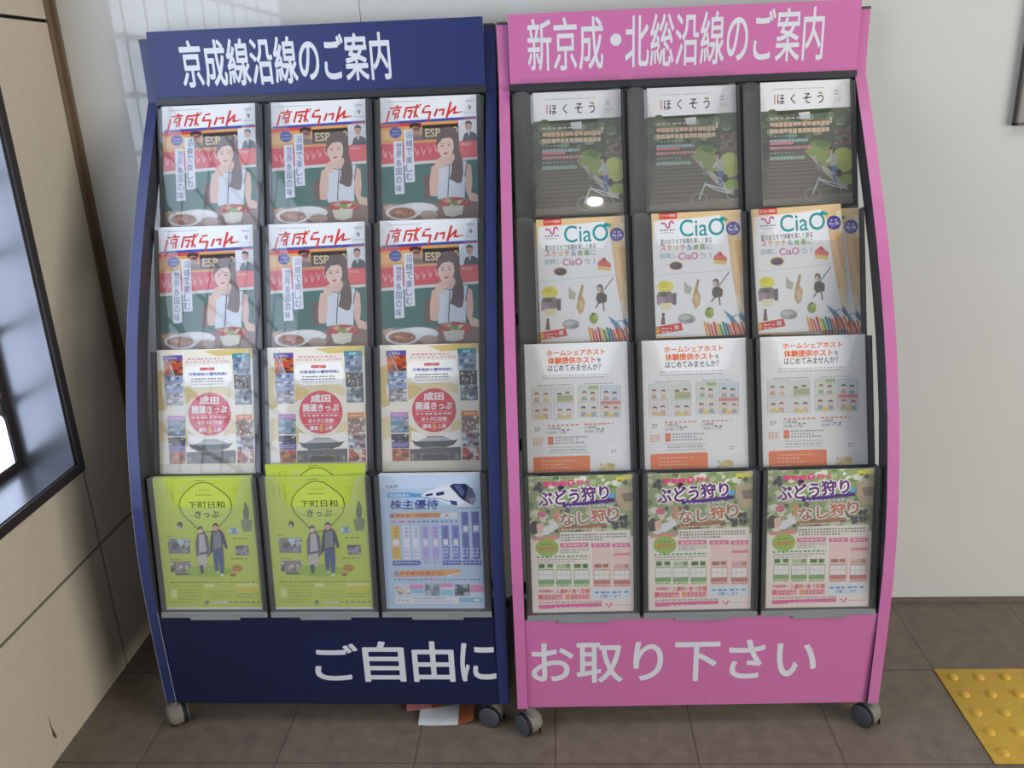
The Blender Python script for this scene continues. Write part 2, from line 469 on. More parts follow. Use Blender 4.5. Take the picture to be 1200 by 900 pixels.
def rounded(x0, y0, x1, y1, r, n=4):
    pts = []
    for cx, cy, s in ((x1-r, y1-r, 0), (x0+r, y1-r, 90), (x0+r, y0+r, 180), (x1-r, y0+r, 270)):
        for q in range(n+1):
            a = math.radians(s+q*90/n); pts.append((cx+r*math.cos(a), cy+r*math.sin(a)))
    return pts

def notch_outline(h):
    """clear front with the finger notch in its top edge"""
    t = h
    L = [(.004, t-.006), (.010, t), (.026, t), (.034, t-.003), (.040, t-.010), (.0435, t-.02), (.049, t-.048), (.0525, t-.060), (.058, t-.067), (.066, t-.070)]
    Rr = [(.176, t-.070), (.184, t-.067), (.189, t-.060), (.193, t-.048), (.2005, t-.02), (.204, t-.010), (.210, t-.003), (.218, t), (.228, t), (.234, t-.006)]
    return [(.004, 0)] + L + Rr + [(.234, 0)]

def make_rack(name, loc, rot, cols, label, deck, sign_w, sign_mesh, base_mesh, clear, cast):
    root = new_obj(name, None, loc=loc); root.rotation_euler = (0, 0, rot)
    tag(root, label, 'brochure rack', 'wheeled brochure racks')
    for s in (0, 1):
        x0 = 0 if s == 0 else W-TK
        bm = bmesh.new(); band(bm, x0, x0+TK, .0012, .046)
        sp = bm_obj('side_panel', bm, M['frame'], root)
        bm = bmesh.new()
        for i0, i1 in ((0, 5), (4, 11), (10, 17), (16, 19)):
            k = .0003*(i0 % 4)
            band(bm, x0-.0004, x0+TK+.0004, -k*.6, .0011, 0, i0, i1)
        bm_obj('edge_tape', bm, cols['tape'], sp)
        if cols['name'] == 'navy' and s == 0:
            bm = bmesh.new()
            band(bm, x0+TK-.0006, x0+TK+.0006, -.0012, .0002, 0, 0, 4); band(bm, x0-.0006, x0+.0002, -.0010, .0002, 0, 0, 16)
            bm_obj('tape_border', bm, M['tapeline'], sp)
        bm = bmesh.new(); box(bm, x0-.0006, .4194, 1.4735, x0+TK+.0006, .467, 1.4785, 0, .0006)
        bm_obj('end_cap', bm, M['tray'], sp)
    # feet with cross rails
    bm = bmesh.new()
    for x0 in (.001, W-TK+.001): box(bm, x0, .03, .058, x0+TK-.002, .40, .078, 0, .002)
    box(bm, TK, .37, .058, W-TK, .392, .078, 0, .002)
    bm_obj('foot_frame', bm, M['frame'], root)
    bm = bmesh.new()
    box(bm, TK, .425, 1.338, W-TK, .44, 1.362); box(bm, TK, .404, 1.340, W-TK, .426, 1.354)
    for (y, z) in ((.362, 1.12), (.247, .875), (.137, .63), (.055, .33)): box(bm, TK, y-.002, z-.012, W-TK, y+.008, z+.012)
    bm_obj('cross_rails', bm, M['frame'], root)
    bm = bmesh.new(); box(bm, TK+.002, .4135, 1.352, W-TK-.002, .4175, 1.490)
    bm_obj('sign_backing', bm, M['frame'], root)
    m = Matrix(((1, 0, 0, .024), (0, 0, -1, .41), (0, 1, 0, 1.354), (0, 0, 0, 1)))
    new_obj('header_sign', sign_mesh, root, matrix=m)
    th = math.radians(deck)
    m = Matrix.Translation((.023, .001, .287)) @ Matrix.Rotation(th, 4, 'X') @ Matrix(((1, 0, 0, 0), (0, 0, -1, 0), (0, 1, 0, -.229), (0, 0, 0, 1)))
    new_obj('base_sign', base_mesh, root, matrix=m)
    # pockets
    for r in range(4):
        for c in range(3):
            sm = slot_matrix(r, c); h = ROW_H[r]
            bm = bmesh.new()
            bh = h+(.012 if r == 0 else -.004)
            prism(bm, rounded(.001, -.004, PW-.001, bh, .006), 'z', -.030, -.028)
            for x0, x1 in ((.001, .003), (PW-.003, PW-.001)):
                pts = [(x0, -.004), (x1, -.004), (x1, h-.004), (x0, h-.004)]
                prism(bm, pts, 'z', -.0285, .0016)
            box(bm, .001, -.004, -.0285, PW-.001, .004, .0016)
                        # lower lip and grip tab
            if r == 3:
                box(bm, .001, -.008, .0002, PW-.001, .0045, .0034, 1, .001)
                box(bm, .066, -.013, .0004, .176, -.007, .0050, 1, .001)
            p = bm_obj('pocket', bm, [M['tray'], M['lip']], root, sm)
            bm = bmesh.new(); prism(bm, notch_outline(h), 'z', -.0022, 0)
            bm_obj('clear_front', bm, clear, p)
            if cols['name'] == 'pink' and r == 0 and c < 2:
                bm = bmesh.new()
                if c == 0: q = [(.019, .10), (.2315, .10), (.2315, .356), (.019, .3548)]
                else: q = [(.0148, .10), (.2313, .10), (.2313, .3450), (.0148, .3484)]
                prism(bm, q, 'z', -.0046, -.0034)
                tag(bm_obj('raised_clear_sheet', bm, M['clear_sheet'], p), 'spare clear sheet standing above the pocket front')
    # dark fins between the pocket columns
    for r in range(4):
        for c in (1, 2):
            bm = bmesh.new(); box(bm, -.0056, -.003, -.044, -.0004, ROW_H[r]-.002, -.0035)
            bm_obj('divider', bm, M['frame'], root, slot_matrix(r, c))
    # casters
    for (x, y, az) in cast:
        cm = Matrix.Translation((x, y, 0)) @ Matrix.Rotation(math.radians(az), 4, 'Z')
        R = .0255
        # moulded hood: a short barrel rounded at its outer end, with the swivel stem and a slot
        bm = bmesh.new(); prof = [(-.010, R*.96), (.006, R*1.0), (.015, R*.96), (.0205, R*.84), (.0235, R*.62), (.0245, R*.30)]
        rings = [[bm.verts.new((x, .003+rr*math.cos(a*math.pi/14), R+.0008+rr*math.sin(a*math.pi/14))) for a in range(28)] for x, rr in prof]
        for g, h in zip(rings, rings[1:]):
            for a in range(28): bm.faces.new((g[a], g[(a+1) % 28], h[(a+1) % 28], h[a]))
        bm.faces.new(rings[0]); bm.faces.new(rings[-1])
        cyl(bm, (.002, -.002, .0545), (0, 0, 1), .010, .011, 20)
        box(bm, .0085, -.0238, .006, .0115, -.0205, .020, 1)
        co = bm_obj('caster', bm, [M['hood'], M['tread']], root, cm, smooth=True)
        bm = bmesh.new()
        cyl(bm, (-.0145, .003, R), (1, 0, 0), R, .009, 40, 1)
        cyl(bm, (-.0200, .003, R), (-1, 0, 0), R*.95, .0022, 40, 0, R*.90)
        cyl(bm, (-.0219, .003, R), (-1, 0, 0), R*.90, .0016, 40, 0, R*.74)
        bm_obj('wheel', bm, [M['wheel'], M['tread']], co, smooth=True)
        bm = bmesh.new(); cyl(bm, (.014, .003, R*.86), (1, 0, 0), R*.86, .010, 40, 1)
        bm_obj('wheel', bm, [M['wheel'], M['tread']], co, smooth=True)
    return root

# ---- header and base lettering
def sign(w, h, base, txt, box_, ink, seam, patch=None):
    A = Art(w, h, base, step=.00006)
    if patch: A.raw([(patch[0], patch[1]), (patch[2], patch[1]), (patch[2], patch[3]), (patch[0], patch[3])], patch[4])
    for x, c in seam: A.raw([(x, 0), (x+.0012, 0), (x+.0012, h), (x, h)], c)
    for t, (x0, y0, x1, y1), b in txt:
        A.T(t, x0, y1, x1, y0, ink, b, res=5)
    return A
NAVY, PINK, WHITE = '303a6c', 'cf76ac', 'dfe3e8'
sgL = sign(.733, .138, NAVY, [('京成線沿線のご案内', (.066, .020, .530, .118), .020)], None, WHITE, [(.30, '26316c')])
sgR = sign(.733, .138, PINK, [('新京成', (.040, .023, .200, .128), .012), ('・', (.215, .068, .238, .092), .05), ('北総沿線のご案内', (.246, .023, .660, .128), .012)], None, WHITE, [(.36, 'c870a4')])
bsL = sign(.734, .229, '1b2345', [('ご', (.330, .063, .430, .160), .016), ('自', (.440, .060, .532, .166), .016), ('由', (.549, .060, .641, .166), .016), ('に', (.654, .062, .732, .162), .016)], None, WHITE, [(.418, '171e3a')], (.30, .045, .733, .178, '1c244c'))
bsR = sign(.734, .229, PINK, [('お取り下さい', (.010, .064, .618, .170), .016)], None, WHITE, [(.385, 'c46ca2')])
for nm, A in (('sgL', sgL), ('sgR', sgR), ('bsL', bsL), ('bsR', bsR)): pass
rackL = make_rack('brochure_rack', (-.8705, -.468, 0), -.0094, dict(tape=M['navy'], name='navy'),
    'navy blue edged wheeled brochure rack beside the beige wall', 0, 0, sgL.mesh('header_sign', .003, M['sign']), bsL.mesh('base_sign', .003, M['sign']), M['clear_navy'],
    [(.014, .010, 215), (.742, .014, 72), (.020, .375, 20), (.735, .375, -30)])
rackR = make_rack('brochure_rack', (-.071, -.4913, 0), .0212, dict(tape=M['pink'], name='pink'),
    'pink edged wheeled brochure rack with pink signs, right of the navy one', 1.5, 0, sgR.mesh('header_sign', .003, M['sign']), bsR.mesh('base_sign', .003, M['sign']), M['clear_pink'],
    [(.026, -.002, 38), (.765, .010, 35), (.03, .375, 20), (.75, .375, -30)])

# ------------------------------------------------------------------ brochures
HG = {}
HG['keisei']=(0.0003353924,-7.568248e-06,-0.008847484,-1.001065e-05,-0.0003305393,0.3349331,1.130484e-05,-3.046699e-06,1)
HG['narita']=(0.0003322776,-8.22541e-06,0.004222836,-3.740977e-06,-0.0003262073,0.318976,1.146608e-05,-3.090152e-06,1)
HG['shita']=(0.000386108,-3.41702e-05,0.004225749,-8.796329e-07,-0.0004055815,0.3500698,1.312175e-05,-4.149215e-05,1)
HG['kabu']=(0.0003506846,-2.202263e-05,0.003299833,-8.056115e-07,-0.0003714517,0.3189611,1.201755e-05,-3.800057e-05,1)
HG['hoku']=(0.0003428386,-9.473427e-06,0.01346238,-1.213115e-05,-0.000343382,0.3479964,6.419956e-06,-3.055387e-06,1)
HG['ciao']=(0.0003174954,-8.763767e-06,0.01083964,-9.612519e-06,-0.0003187918,0.3241476,6.05167e-06,-2.880113e-06,1)
HG['home']=(0.0003331685,-9.187917e-06,0.0005643256,-8.366734e-06,-0.0003353668,0.3248013,6.446491e-06,-3.068016e-06,1)
HG['budou']=(0.000346374,-2.621769e-06,-0.002496257,-7.392805e-06,-0.0003730174,0.324095,5.940147e-06,-3.828108e-05,1)

def art_line_magazine():
    A = Art(.211, .297, 'eceef0', HG['keisei'], (.010, .009))
    A.dash(105, 108, 330, 100, '9a9ea6', 1)
    # scene
    A.poly('e0a05c', (20, 255), (720, 205), (720, 372), (20, 400))
    A.poly('e8b878', (60, 300), (250, 285), (250, 350), (60, 365))
    A.poly('d8483e', (60, 262), (330, 240), (335, 262), (60, 285))
    A.poly('3f52a4', (70, 246), (185, 236), (690, 203), (692, 222), (200, 252), (75, 258))
    A.poly('e8643c', (590, 226), (690, 214), (692, 228), (592, 240))
    A.poly('dfe2e6', (575, 232), (706, 222), (712, 372), (575, 378))
    A.poly('352a28', (335, 262), (575, 248), (578, 352), (338, 360))
    A.line('8a6a44', 5, (338, 264), (572, 250)); A.line('8a6a44', 5, (340, 357), (576, 350))
    A.T('ESP', 355, 286, 458, 340, 'd8c08e', .03); A.T('O', 535, 272, 572, 322, 'd8c08e', .03)
    A.E(290, 268, 40, 20, '3c2c26'); A.E(292, 300, 34, 30, 'b8826c'); A.E(300, 290, 22, 12, '6a4438'); A.poly('7a6a60', (255, 330), (330, 325), (345, 362), (250, 368))
    # man at the right
    A.poly('4a4c56', (600, 372), (615, 320), (650, 300), (690, 318), (708, 362)); A.poly('c8ccd2', (632, 300), (655, 300), (645, 340))
    A.E(642, 268, 22, 30, 'c89a84'); A.poly('2c2626', (618, 262), (622, 240), (645, 232), (664, 245), (664, 264), (655, 252), (630, 252))
    # red awning
    A.poly('d64a52', (20, 392), (722, 362), (722, 468), (20, 526))
    A.poly('e4605c', (575, 372), (712, 364), (712, 458), (580, 468)); A.dash(590, 382, 655, 374, 'f0c8c0', 2)
    for i in range(9):
        x = 80+i*42; y = 455-i*4+random.uniform(-12, 12)
        if 150 < x < 290: continue
        A.line('e8a8a4', 7, (x, y-24), (x+14, y+22), (x+24, y-10))
    A.poly('dfe0da', (20, 526), (722, 468), (722, 486), (20, 546))
    # green board
    A.poly('2f6a5c', (20, 546), (722, 486), (730, 800), (20, 810))
    A.poly('6b4a3e', (345, 600), (400, 590), (400, 740), (350, 750))
    # table
    A.poly('8a6e60', (20, 790), (740, 760), (740, 1000), (20, 1000))
    A.poly('c6a48c', (80, 800), (130, 780), (160, 830), (100, 850))
    A.E(310, 815, 130, 42, 'e6e6e6'); A.E(205, 840, 110, 50, 'e2e0dc'); A.E(340, 800, 75, 22, 'f2f2f2')
    A.E(205, 842, 88, 36, 'a06848'); A.blot(135, 820, 275, 862, ['a06848', 'c08858', '7c4630', 'd09868'], 16, 14, 5)
    for i in range(9): A.line('e8e4dc', 3, (130+i*15, 805-i % 3*6), (136+i*15, 785-i % 2*8))
    A.E(380, 855, 60, 30, 'b89c8a')
    # woman
    A.poly('5e443a', (428, 392), (436, 325), (480, 280), (520, 268), (560, 290), (578, 350), (582, 430), (606, 505), (608, 570), (596, 640), (545, 640), (500, 560), (455, 610), (455, 480))
    A.poly('e2bca8', (470, 460), (545, 450), (562, 515), (480, 525))
    A.poly('dbe2ea', (438, 560), (478, 512), (520, 525), (560, 498), (625, 500), (662, 560), (618, 640), (618, 745), (440, 750), (430, 650))
    A.poly('e4beab', (398, 535), (432, 525), (446, 570), (448, 640), (432, 735), (388, 728), (384, 640))
    A.poly('e4beab', (632, 512), (660, 530), (668, 640), (660, 705), (704, 722), (706, 770), (650, 760), (622, 690), (620, 600))
    A.E(490, 400, 54, 80, 'ecccbb', 24)
    A.poly('5e443a', (428, 405), (434, 330), (480, 282), (530, 282), (572, 330), (570, 430), (548, 455), (545, 360), (515, 345), (470, 352), (448, 380))
    A.E(468, 400, 9, 4, '3a2824'); A.E(512, 395, 9, 4, '3a2824'); A.line('5a3c34', 3, (456, 388), (480, 384)); A.line('5a3c34', 3, (502, 380), (526, 380))
    A.poly('c05a5a', (472, 446), (512, 440), (498, 456), (484, 457)); A.line('d0a08c', 3, (489, 405), (485, 425), (493, 427))
    A.poly('e8c6b4', (418, 530), (430, 492), (462, 470), (486, 478), (492, 510), (478, 545), (440, 560))
    for i in range(3): A.line('c89c88', 2, (440+i*12, 490-i*4), (452+i*12, 520-i*4))
    A.poly('5e443a', (532, 520), (572, 440), (604, 505), (608, 580), (596, 640), (570, 646), (545, 632), (516, 618), (530, 570))
    A.line('2c2a34', 5, (480, 522), (520, 532), (558, 512)); A.line('2c2a34', 6, (518, 530), (510, 640), (506, 735)); A.line('2c2a34', 6, (630, 512), (618, 600))
    # salad bowl
    A.E(550, 775, 105, 38, 'b04840'); A.blot(460, 745, 640, 800, ['b04840', 'd86a58', '7c9a48', 'e8d0b0', 'c03c3c', 'e89078'], 34, 16, 3)
    A.poly('ddd8c4', (468, 800), (612, 790), (600, 850), (540, 868), (490, 858)); A.E(550, 778, 22, 16, '7ca048')
    # writing
    q = lambda *p: [((x/10+10)*5.629, (y/10+10)*5.629) for x, y in p]
    rd_ = 'd23c36'
    for w, p in ((11, [(120, 172), (254, 158)]), (11, [(206, 138), (201, 166)]), (10, [(166, 194), (232, 186), (219, 228), (156, 236)]), (10, [(168, 194), (152, 244)]), (11, [(190, 234), (177, 294)]), (11, [(216, 248), (206, 288)]), (13, [(112, 204), (80, 330)]),
                 (13, [(282, 280), (312, 166), (462, 150)]), (12, [(328, 202), (378, 196), (350, 278), (335, 270)]), (13, [(440, 128), (404, 272)]), (11, [(402, 208), (444, 272)]), (9, [(468, 124), (484, 132)]),
                 (12, [(530, 150), (586, 138)]), (13, [(520, 172), (500, 218), (594, 212), (566, 322)]),
                 (14, [(672, 182), (642, 260)]), (13, [(698, 192), (752, 180), (736, 246)]),
                 (15, [(832, 102), (786, 272)]), (13, [(800, 238), (888, 150), (868, 224), (910, 218)]), (7, [(905, 219), (965, 208)])):
        A.line(rd_, w, *q(*p))
    A.T('9', 638, 132, 660, 162, '3a3c44', .02); A.dash(622, 95, 672, 104, '5a6a9a', 2); A.dash(615, 175, 690, 180, 'a0a4ac', 1)
    A.E(160, 312, 40, 37, '3c4ea0'); A.dash(138, 300, 184, 296, 'c8d0e8', 1); A.dash(132, 322, 190, 318, 'c8d0e8', 1)
    A.poly('e6eaf0', (213, 296), (274, 292), (289, 636), (226, 642)); A.poly('e6eaf0', (146, 370), (204, 366), (220, 714), (158, 720))
    A.V_('沿線で楽しむ', 230, 300, 272, 630, '4a5a9c', .01); A.V_('世界各国の味', 164, 374, 202, 708, '4a5a9c', .01)
    return A

def art_narita():
    A = Art(.211, .297, 'efe8d6', HG['narita'], (.010, .008))
    gold = 'd8c078'
    A.poly(gold, (330, 48), (680, 20), (690, 120), (640, 90), (560, 105), (520, 75), (420, 82))
    A.poly(gold, (15, 190), (60, 170), (75, 240), (60, 340), (90, 430), (40, 450), (10, 420)); A.poly('e4d4a0', (195, 280), (330, 290), (460, 275), (530, 310), (530, 360), (420, 330), (300, 330), (205, 350))
    A.poly(gold, (200, 300), (260, 305), (300, 330), (250, 380), (205, 400)); A.poly('e4d4a0', (30, 520), (90, 500), (95, 640), (45, 660))
    A.poly(gold, (205, 560), (260, 600), (320, 650), (215, 680)); A.poly(gold, (660, 410), (700, 400), (700, 540), (660, 560)); A.poly('e4d4a0', (500, 540), (545, 520), (545, 620), (470, 600))
    A.poly('f6f2ea', (225, 600), (375, 640), (540, 590), (548, 690), (225, 700))
    A.R(58, 78, 190, 112, '5c4c9c'); A.T('成田山', 95, 86, 150, 103, 'e8e4f0', .01)
    A.blot(66, 110, 192, 212, ['b8562c', 'e08030', '7a3424', 'd8482c', '5a4640'], 22, 24, 11); A.line('d8d8d8', 4, (80, 95), (155, 245))
    A.blot(72, 212, 194, 322, ['8ea0c8', 'd8dce4', '5a6488', 'a8b0c4', '6c6a74'], 18, 24, 12); A.blot(78, 325, 197, 410, ['8c8a8a', 'd8d8d8', '5a5658', 'b8b0b0'], 16, 22, 13)
    A.R(88, 480, 206, 514, 'c48ac4'); A.dash(110, 492, 180, 500, 'f0e4f0', 1)
    A.blot(90, 514, 208, 612, ['6c8a9c', '8cb0cc', '4a5a58', 'a89c98', 'b8c4cc'], 18, 22, 14); A.blot(94, 622, 210, 676, ['2e2a34', 'd8d4b8', '3a3440', '6a6478'], 8, 16, 15)
    A.R(98, 674, 211, 714, '5c4c8c'); A.dash(104, 682, 205, 706, 'b8b0d8', 2); A.blot(100, 718, 212, 800, ['a86a3c', 'd89040', '6c4a3a', 'c84c34'], 14, 22, 16)
    A.R(522, 64, 642, 98, '3a8f9a'); A.T('佐原', 555, 72, 605, 89, 'd8f0f0', .01); A.dash(530, 92, 560, 100, 'c84050', 1)
    A.blot(526, 98, 646, 202, ['8c98a8', '5c6878', 'b8c4cc', '7890a8'], 14, 28, 17); A.blot(534, 206, 650, 300, ['4a4c4a', 'b8a898', '2e302e', '7c6c60', 'd8ccc0'], 30, 12, 18)
    A.blot(540, 304, 656, 402, ['6c7478', 'c0c8cc', '4a5456', '98a4a8'], 14, 28, 19)
    A.R(545, 470, 656, 506, 'e08a3c'); A.dash(570, 482, 635, 492, 'f8e8d0', 1)
    A.blot(548, 506, 662, 612, ['8c7464', 'e8e0d8', '5c4840', 'c85040', 'd8c8b8'], 34, 11, 20); A.blot(552, 616, 666, 706, ['98a0a8', 'd8dce0', '5a4a44', 'a05a48'], 14, 24, 21)
    A.blot(556, 710, 670, 800, ['b85a40', 'd08860', '7c4030', 'd8d0c8'], 12, 26, 22)
    A.dash(226, 96, 465, 82, 'd070a0', 1, .0085); A.T('わくわくなきっぷでGO!', 212, 112, 508, 126, 'd070a0', .01)
    A.poly('f8f6f0', (215, 150), (500, 132), (525, 200), (510, 280), (400, 285), (260, 300), (205, 250), (195, 190))
    A.R(308, 158, 404, 175, 'd23c3c'); A.T('きっぷ提示で', 318, 162, 396, 172, 'f4e4e0', .01)
    A.T('対象施設の優待特典!!', 232, 192, 490, 208, '3c4a9c', .025)
    A.dash(250, 229, 460, 222, '3a3a44', 1, .0065); A.dash(245, 246, 470, 240, '3a3a44', 1, .0065); A.dash(250, 266, 470, 258, '9a9aa0', 1, .005); A.dash(250, 290, 400, 284, 'b8a878', 1, .005)
    A.E(372, 467, 143, 143, 'd63c46', 48)
    wt = 'f2e8e4'
    A.T('成田', 302, 350, 435, 402, wt, .045); A.T('開運きっぷ', 252, 414, 490, 462, wt, .04)
    A.R(252, 474, 490, 475.5, 'e89a9a'); A.dash(256, 484, 490, 496, wt, 1, .0085); A.T('おトクに往復!', 290, 510, 458, 536, wt, .03); A.R(255, 546, 480, 547.5, 'e89a9a')
    A.T('運気', 296, 558, 356, 586, wt, .03); A.T('上昇', 394, 556, 452, 584, wt, .03); A.poly('e0a84c', (366, 590), (362, 565), (372, 545), (384, 562), (388, 580), (376, 600))
    # temple
    A.poly('b4b8b4', (330, 640), (430, 634), (500, 664), (260, 672)); A.R(325, 636, 436, 642, '7c807c'); A.poly('4c4c4a', (226, 664), (260, 672), (500, 664), (530, 654), (498, 692), (450, 706), (290, 710), (250, 698))
    A.poly('8a8478', (285, 710), (455, 704), (460, 722), (280, 728)); A.poly('5a5854', (214, 722), (545, 706), (548, 742), (216, 748)); A.R(216, 746, 548, 800, '6c665c')
    for i in range(9): A.R(228+i*36, 750, 240+i*36, 785, '3a3634' if i % 2 else 'a89c88')
    A.R(300, 758, 460, 800, '4a4440')
    A.R(40, 800, 720, 860, 'd8d0b8')
    return A

def art_shitamachi():
    A = Art(.214, .297, 'bccd4a', HG['shita'], (.009, .006))
    A.R(60, 836, 640, 870, 'e8ead8'); A.dash(100, 842, 620, 852, 'a8aa98', 1, .004)
    oval = [(172, 268), (180, 228), (205, 195), (238, 166), (270, 144), (310, 136), (350, 142), (388, 168), (430, 198), (458, 228), (468, 268), (458, 312), (425, 350), (388, 388), (350, 410), (310, 414), (268, 392), (232, 352), (195, 318)]
    A.poly('c3d455', *oval); A.line('5e6c22', 5, *oval, close=True)
    A.T('下町日和', 220, 243, 430, 278, '38421a', .012); A.T('きっぷ', 258, 296, 398, 334, '38421a', .02)
    A.R(215, 322, 262, 324, '6a7828'); A.R(402, 322, 432, 324, '6a7828')
    A.dash(265, 203, 358, 208, '6a7828', 1, .006)
    for i in range(5): A.line('6a7828', 2.5, (290+i*12, 186), (288+i*14, 174))
    A.line('4a5420', 3, (262, 130), (315, 124))
    for (x, y0, y1, c) in ((70, 165, 245, 'a88a24'), (100, 160, 235, '9a7a28'), (120, 235, 330, 'd8b020'), (132, 155, 262, 'b88a1c')):
        n = int((y1-y0)/14)
        for i in range(n): A.dash(x, y0+i*14, x+11, y0+i*14+9, c, 1, .004)
    A.poly('c8b8d0', (180, 165), (200, 160), (192, 180)); A.dash(470, 165, 545, 172, 'a8b840', 2, .006)
    # statue
    A.poly('5c6e48', (535, 340), (530, 300), (538, 270), (548, 256), (560, 272), (566, 300), (560, 345)); A.E(546, 258, 9, 10, '5c6e48')
    A.poly('7c8a5c', (520, 345), (575, 342), (582, 362), (574, 410), (530, 412), (516, 362))
    A.E(172, 376, 15, 20, '4a4a44'); A.E(168, 388, 9, 12, 'c8b0a0')
    # little photos
    def ph(x0, y0, x1, y1, cols, seed, n=14, s=20): A.blot(x0, y0, x1, y1, cols, n, s, seed)
    ph(100, 452, 230, 535, ['7c7c78', 'a8b4bc', '5a5450', '8c8878'], 31); A.poly('b8ccd8', (150, 455), (200, 453), (178, 500)); ph(114, 577, 236, 638, ['8c8680', 'd0ccc4', '5c5450', 'a88c84'], 32, 24, 14); A.R(140, 640, 228, 656, '6c7050')
    ph(446, 390, 500, 426, ['98b8c0', '7c9aa8', 'c8d8d8'], 33, 8, 14); ph(482, 490, 560, 544, ['7c7484', '98909c', '54505c'], 34, 10, 18)
    A.dash(94, 432, 130, 440, '6a7430', 1, .007); A.dash(112, 562, 180, 570, '6a7430', 1, .006); A.dash(468, 445, 552, 458, '7a8438', 1, .010); A.dash(458, 558, 545, 570, '7a8438', 1, .009)
    A.E(490, 618, 32, 20, 'b8823c'); A.E(466, 654, 18, 10, 'a06c38'); A.E(330, 632, 130, 34, '9ab838')
    # woman
    A.poly('6c6470', (262, 548), (258, 470), (272, 425), (310, 412), (330, 440), (340, 540), (320, 560), (270, 560)); A.poly('b8b8bc', (280, 430), (308, 426), (322, 520), (278, 530)); A.poly('c4bcb0', (268, 545), (322, 535), (325, 600), (300, 615), (268, 600))
    A.poly('4c4a58', (278, 600), (300, 598), (302, 645), (284, 648)); A.E(288, 402, 14, 19, 'd8b8a8'); A.poly('3e342e', (272, 404), (274, 388), (290, 380), (304, 390), (302, 402), (290, 392))
    # man
    A.poly('3c3e4c', (340, 545), (342, 460), (352, 408), (395, 396), (420, 420), (440, 500), (428, 510), (415, 470), (412, 520), (350, 525)); A.poly('7c848c', (362, 420), (398, 410), (410, 500), (358, 512))
    A.poly('4a5a80', (355, 520), (415, 510), (418, 580), (414, 645), (396, 645), (388, 560), (384, 630), (366, 630), (360, 580)); A.E(374, 388, 15, 20, 'd0a890'); A.poly('322c2a', (358, 384), (360, 370), (376, 362), (390, 372), (388, 384), (374, 374))
    A.E(405, 654, 10, 6, 'e8e8e4'); A.E(380, 640, 10, 5, 'd0d0cc')
    A.dash(110, 690, 605, 698, '8a8c30', 1, .009); A.dash(120, 712, 300, 722, 'a0aa3c', 1, .005); A.R(300, 704, 358, 724, 'dce08a'); A.R(112, 735, 148, 780, 'd8e08a')
    A.R(480, 702, 606, 720, 'd8de80'); A.R(480, 724, 608, 746, 'd2c838'); A.dash(155, 730, 290, 800, 'a8b038', 4, .005); A.dash(330, 740, 470, 790, 'a8b038', 3, .005); A.dash(480, 755, 610, 785, '9aa038', 2, .005)
    A.dash(110, 800, 240, 815, 'a0a838', 1, .005); A.E(314, 808, 13, 13, '7c8a60'); A.R(350, 800, 435, 816, 'c8cc9a'); A.dash(440, 800, 610, 814, '7c8448', 1, .011)
    return A

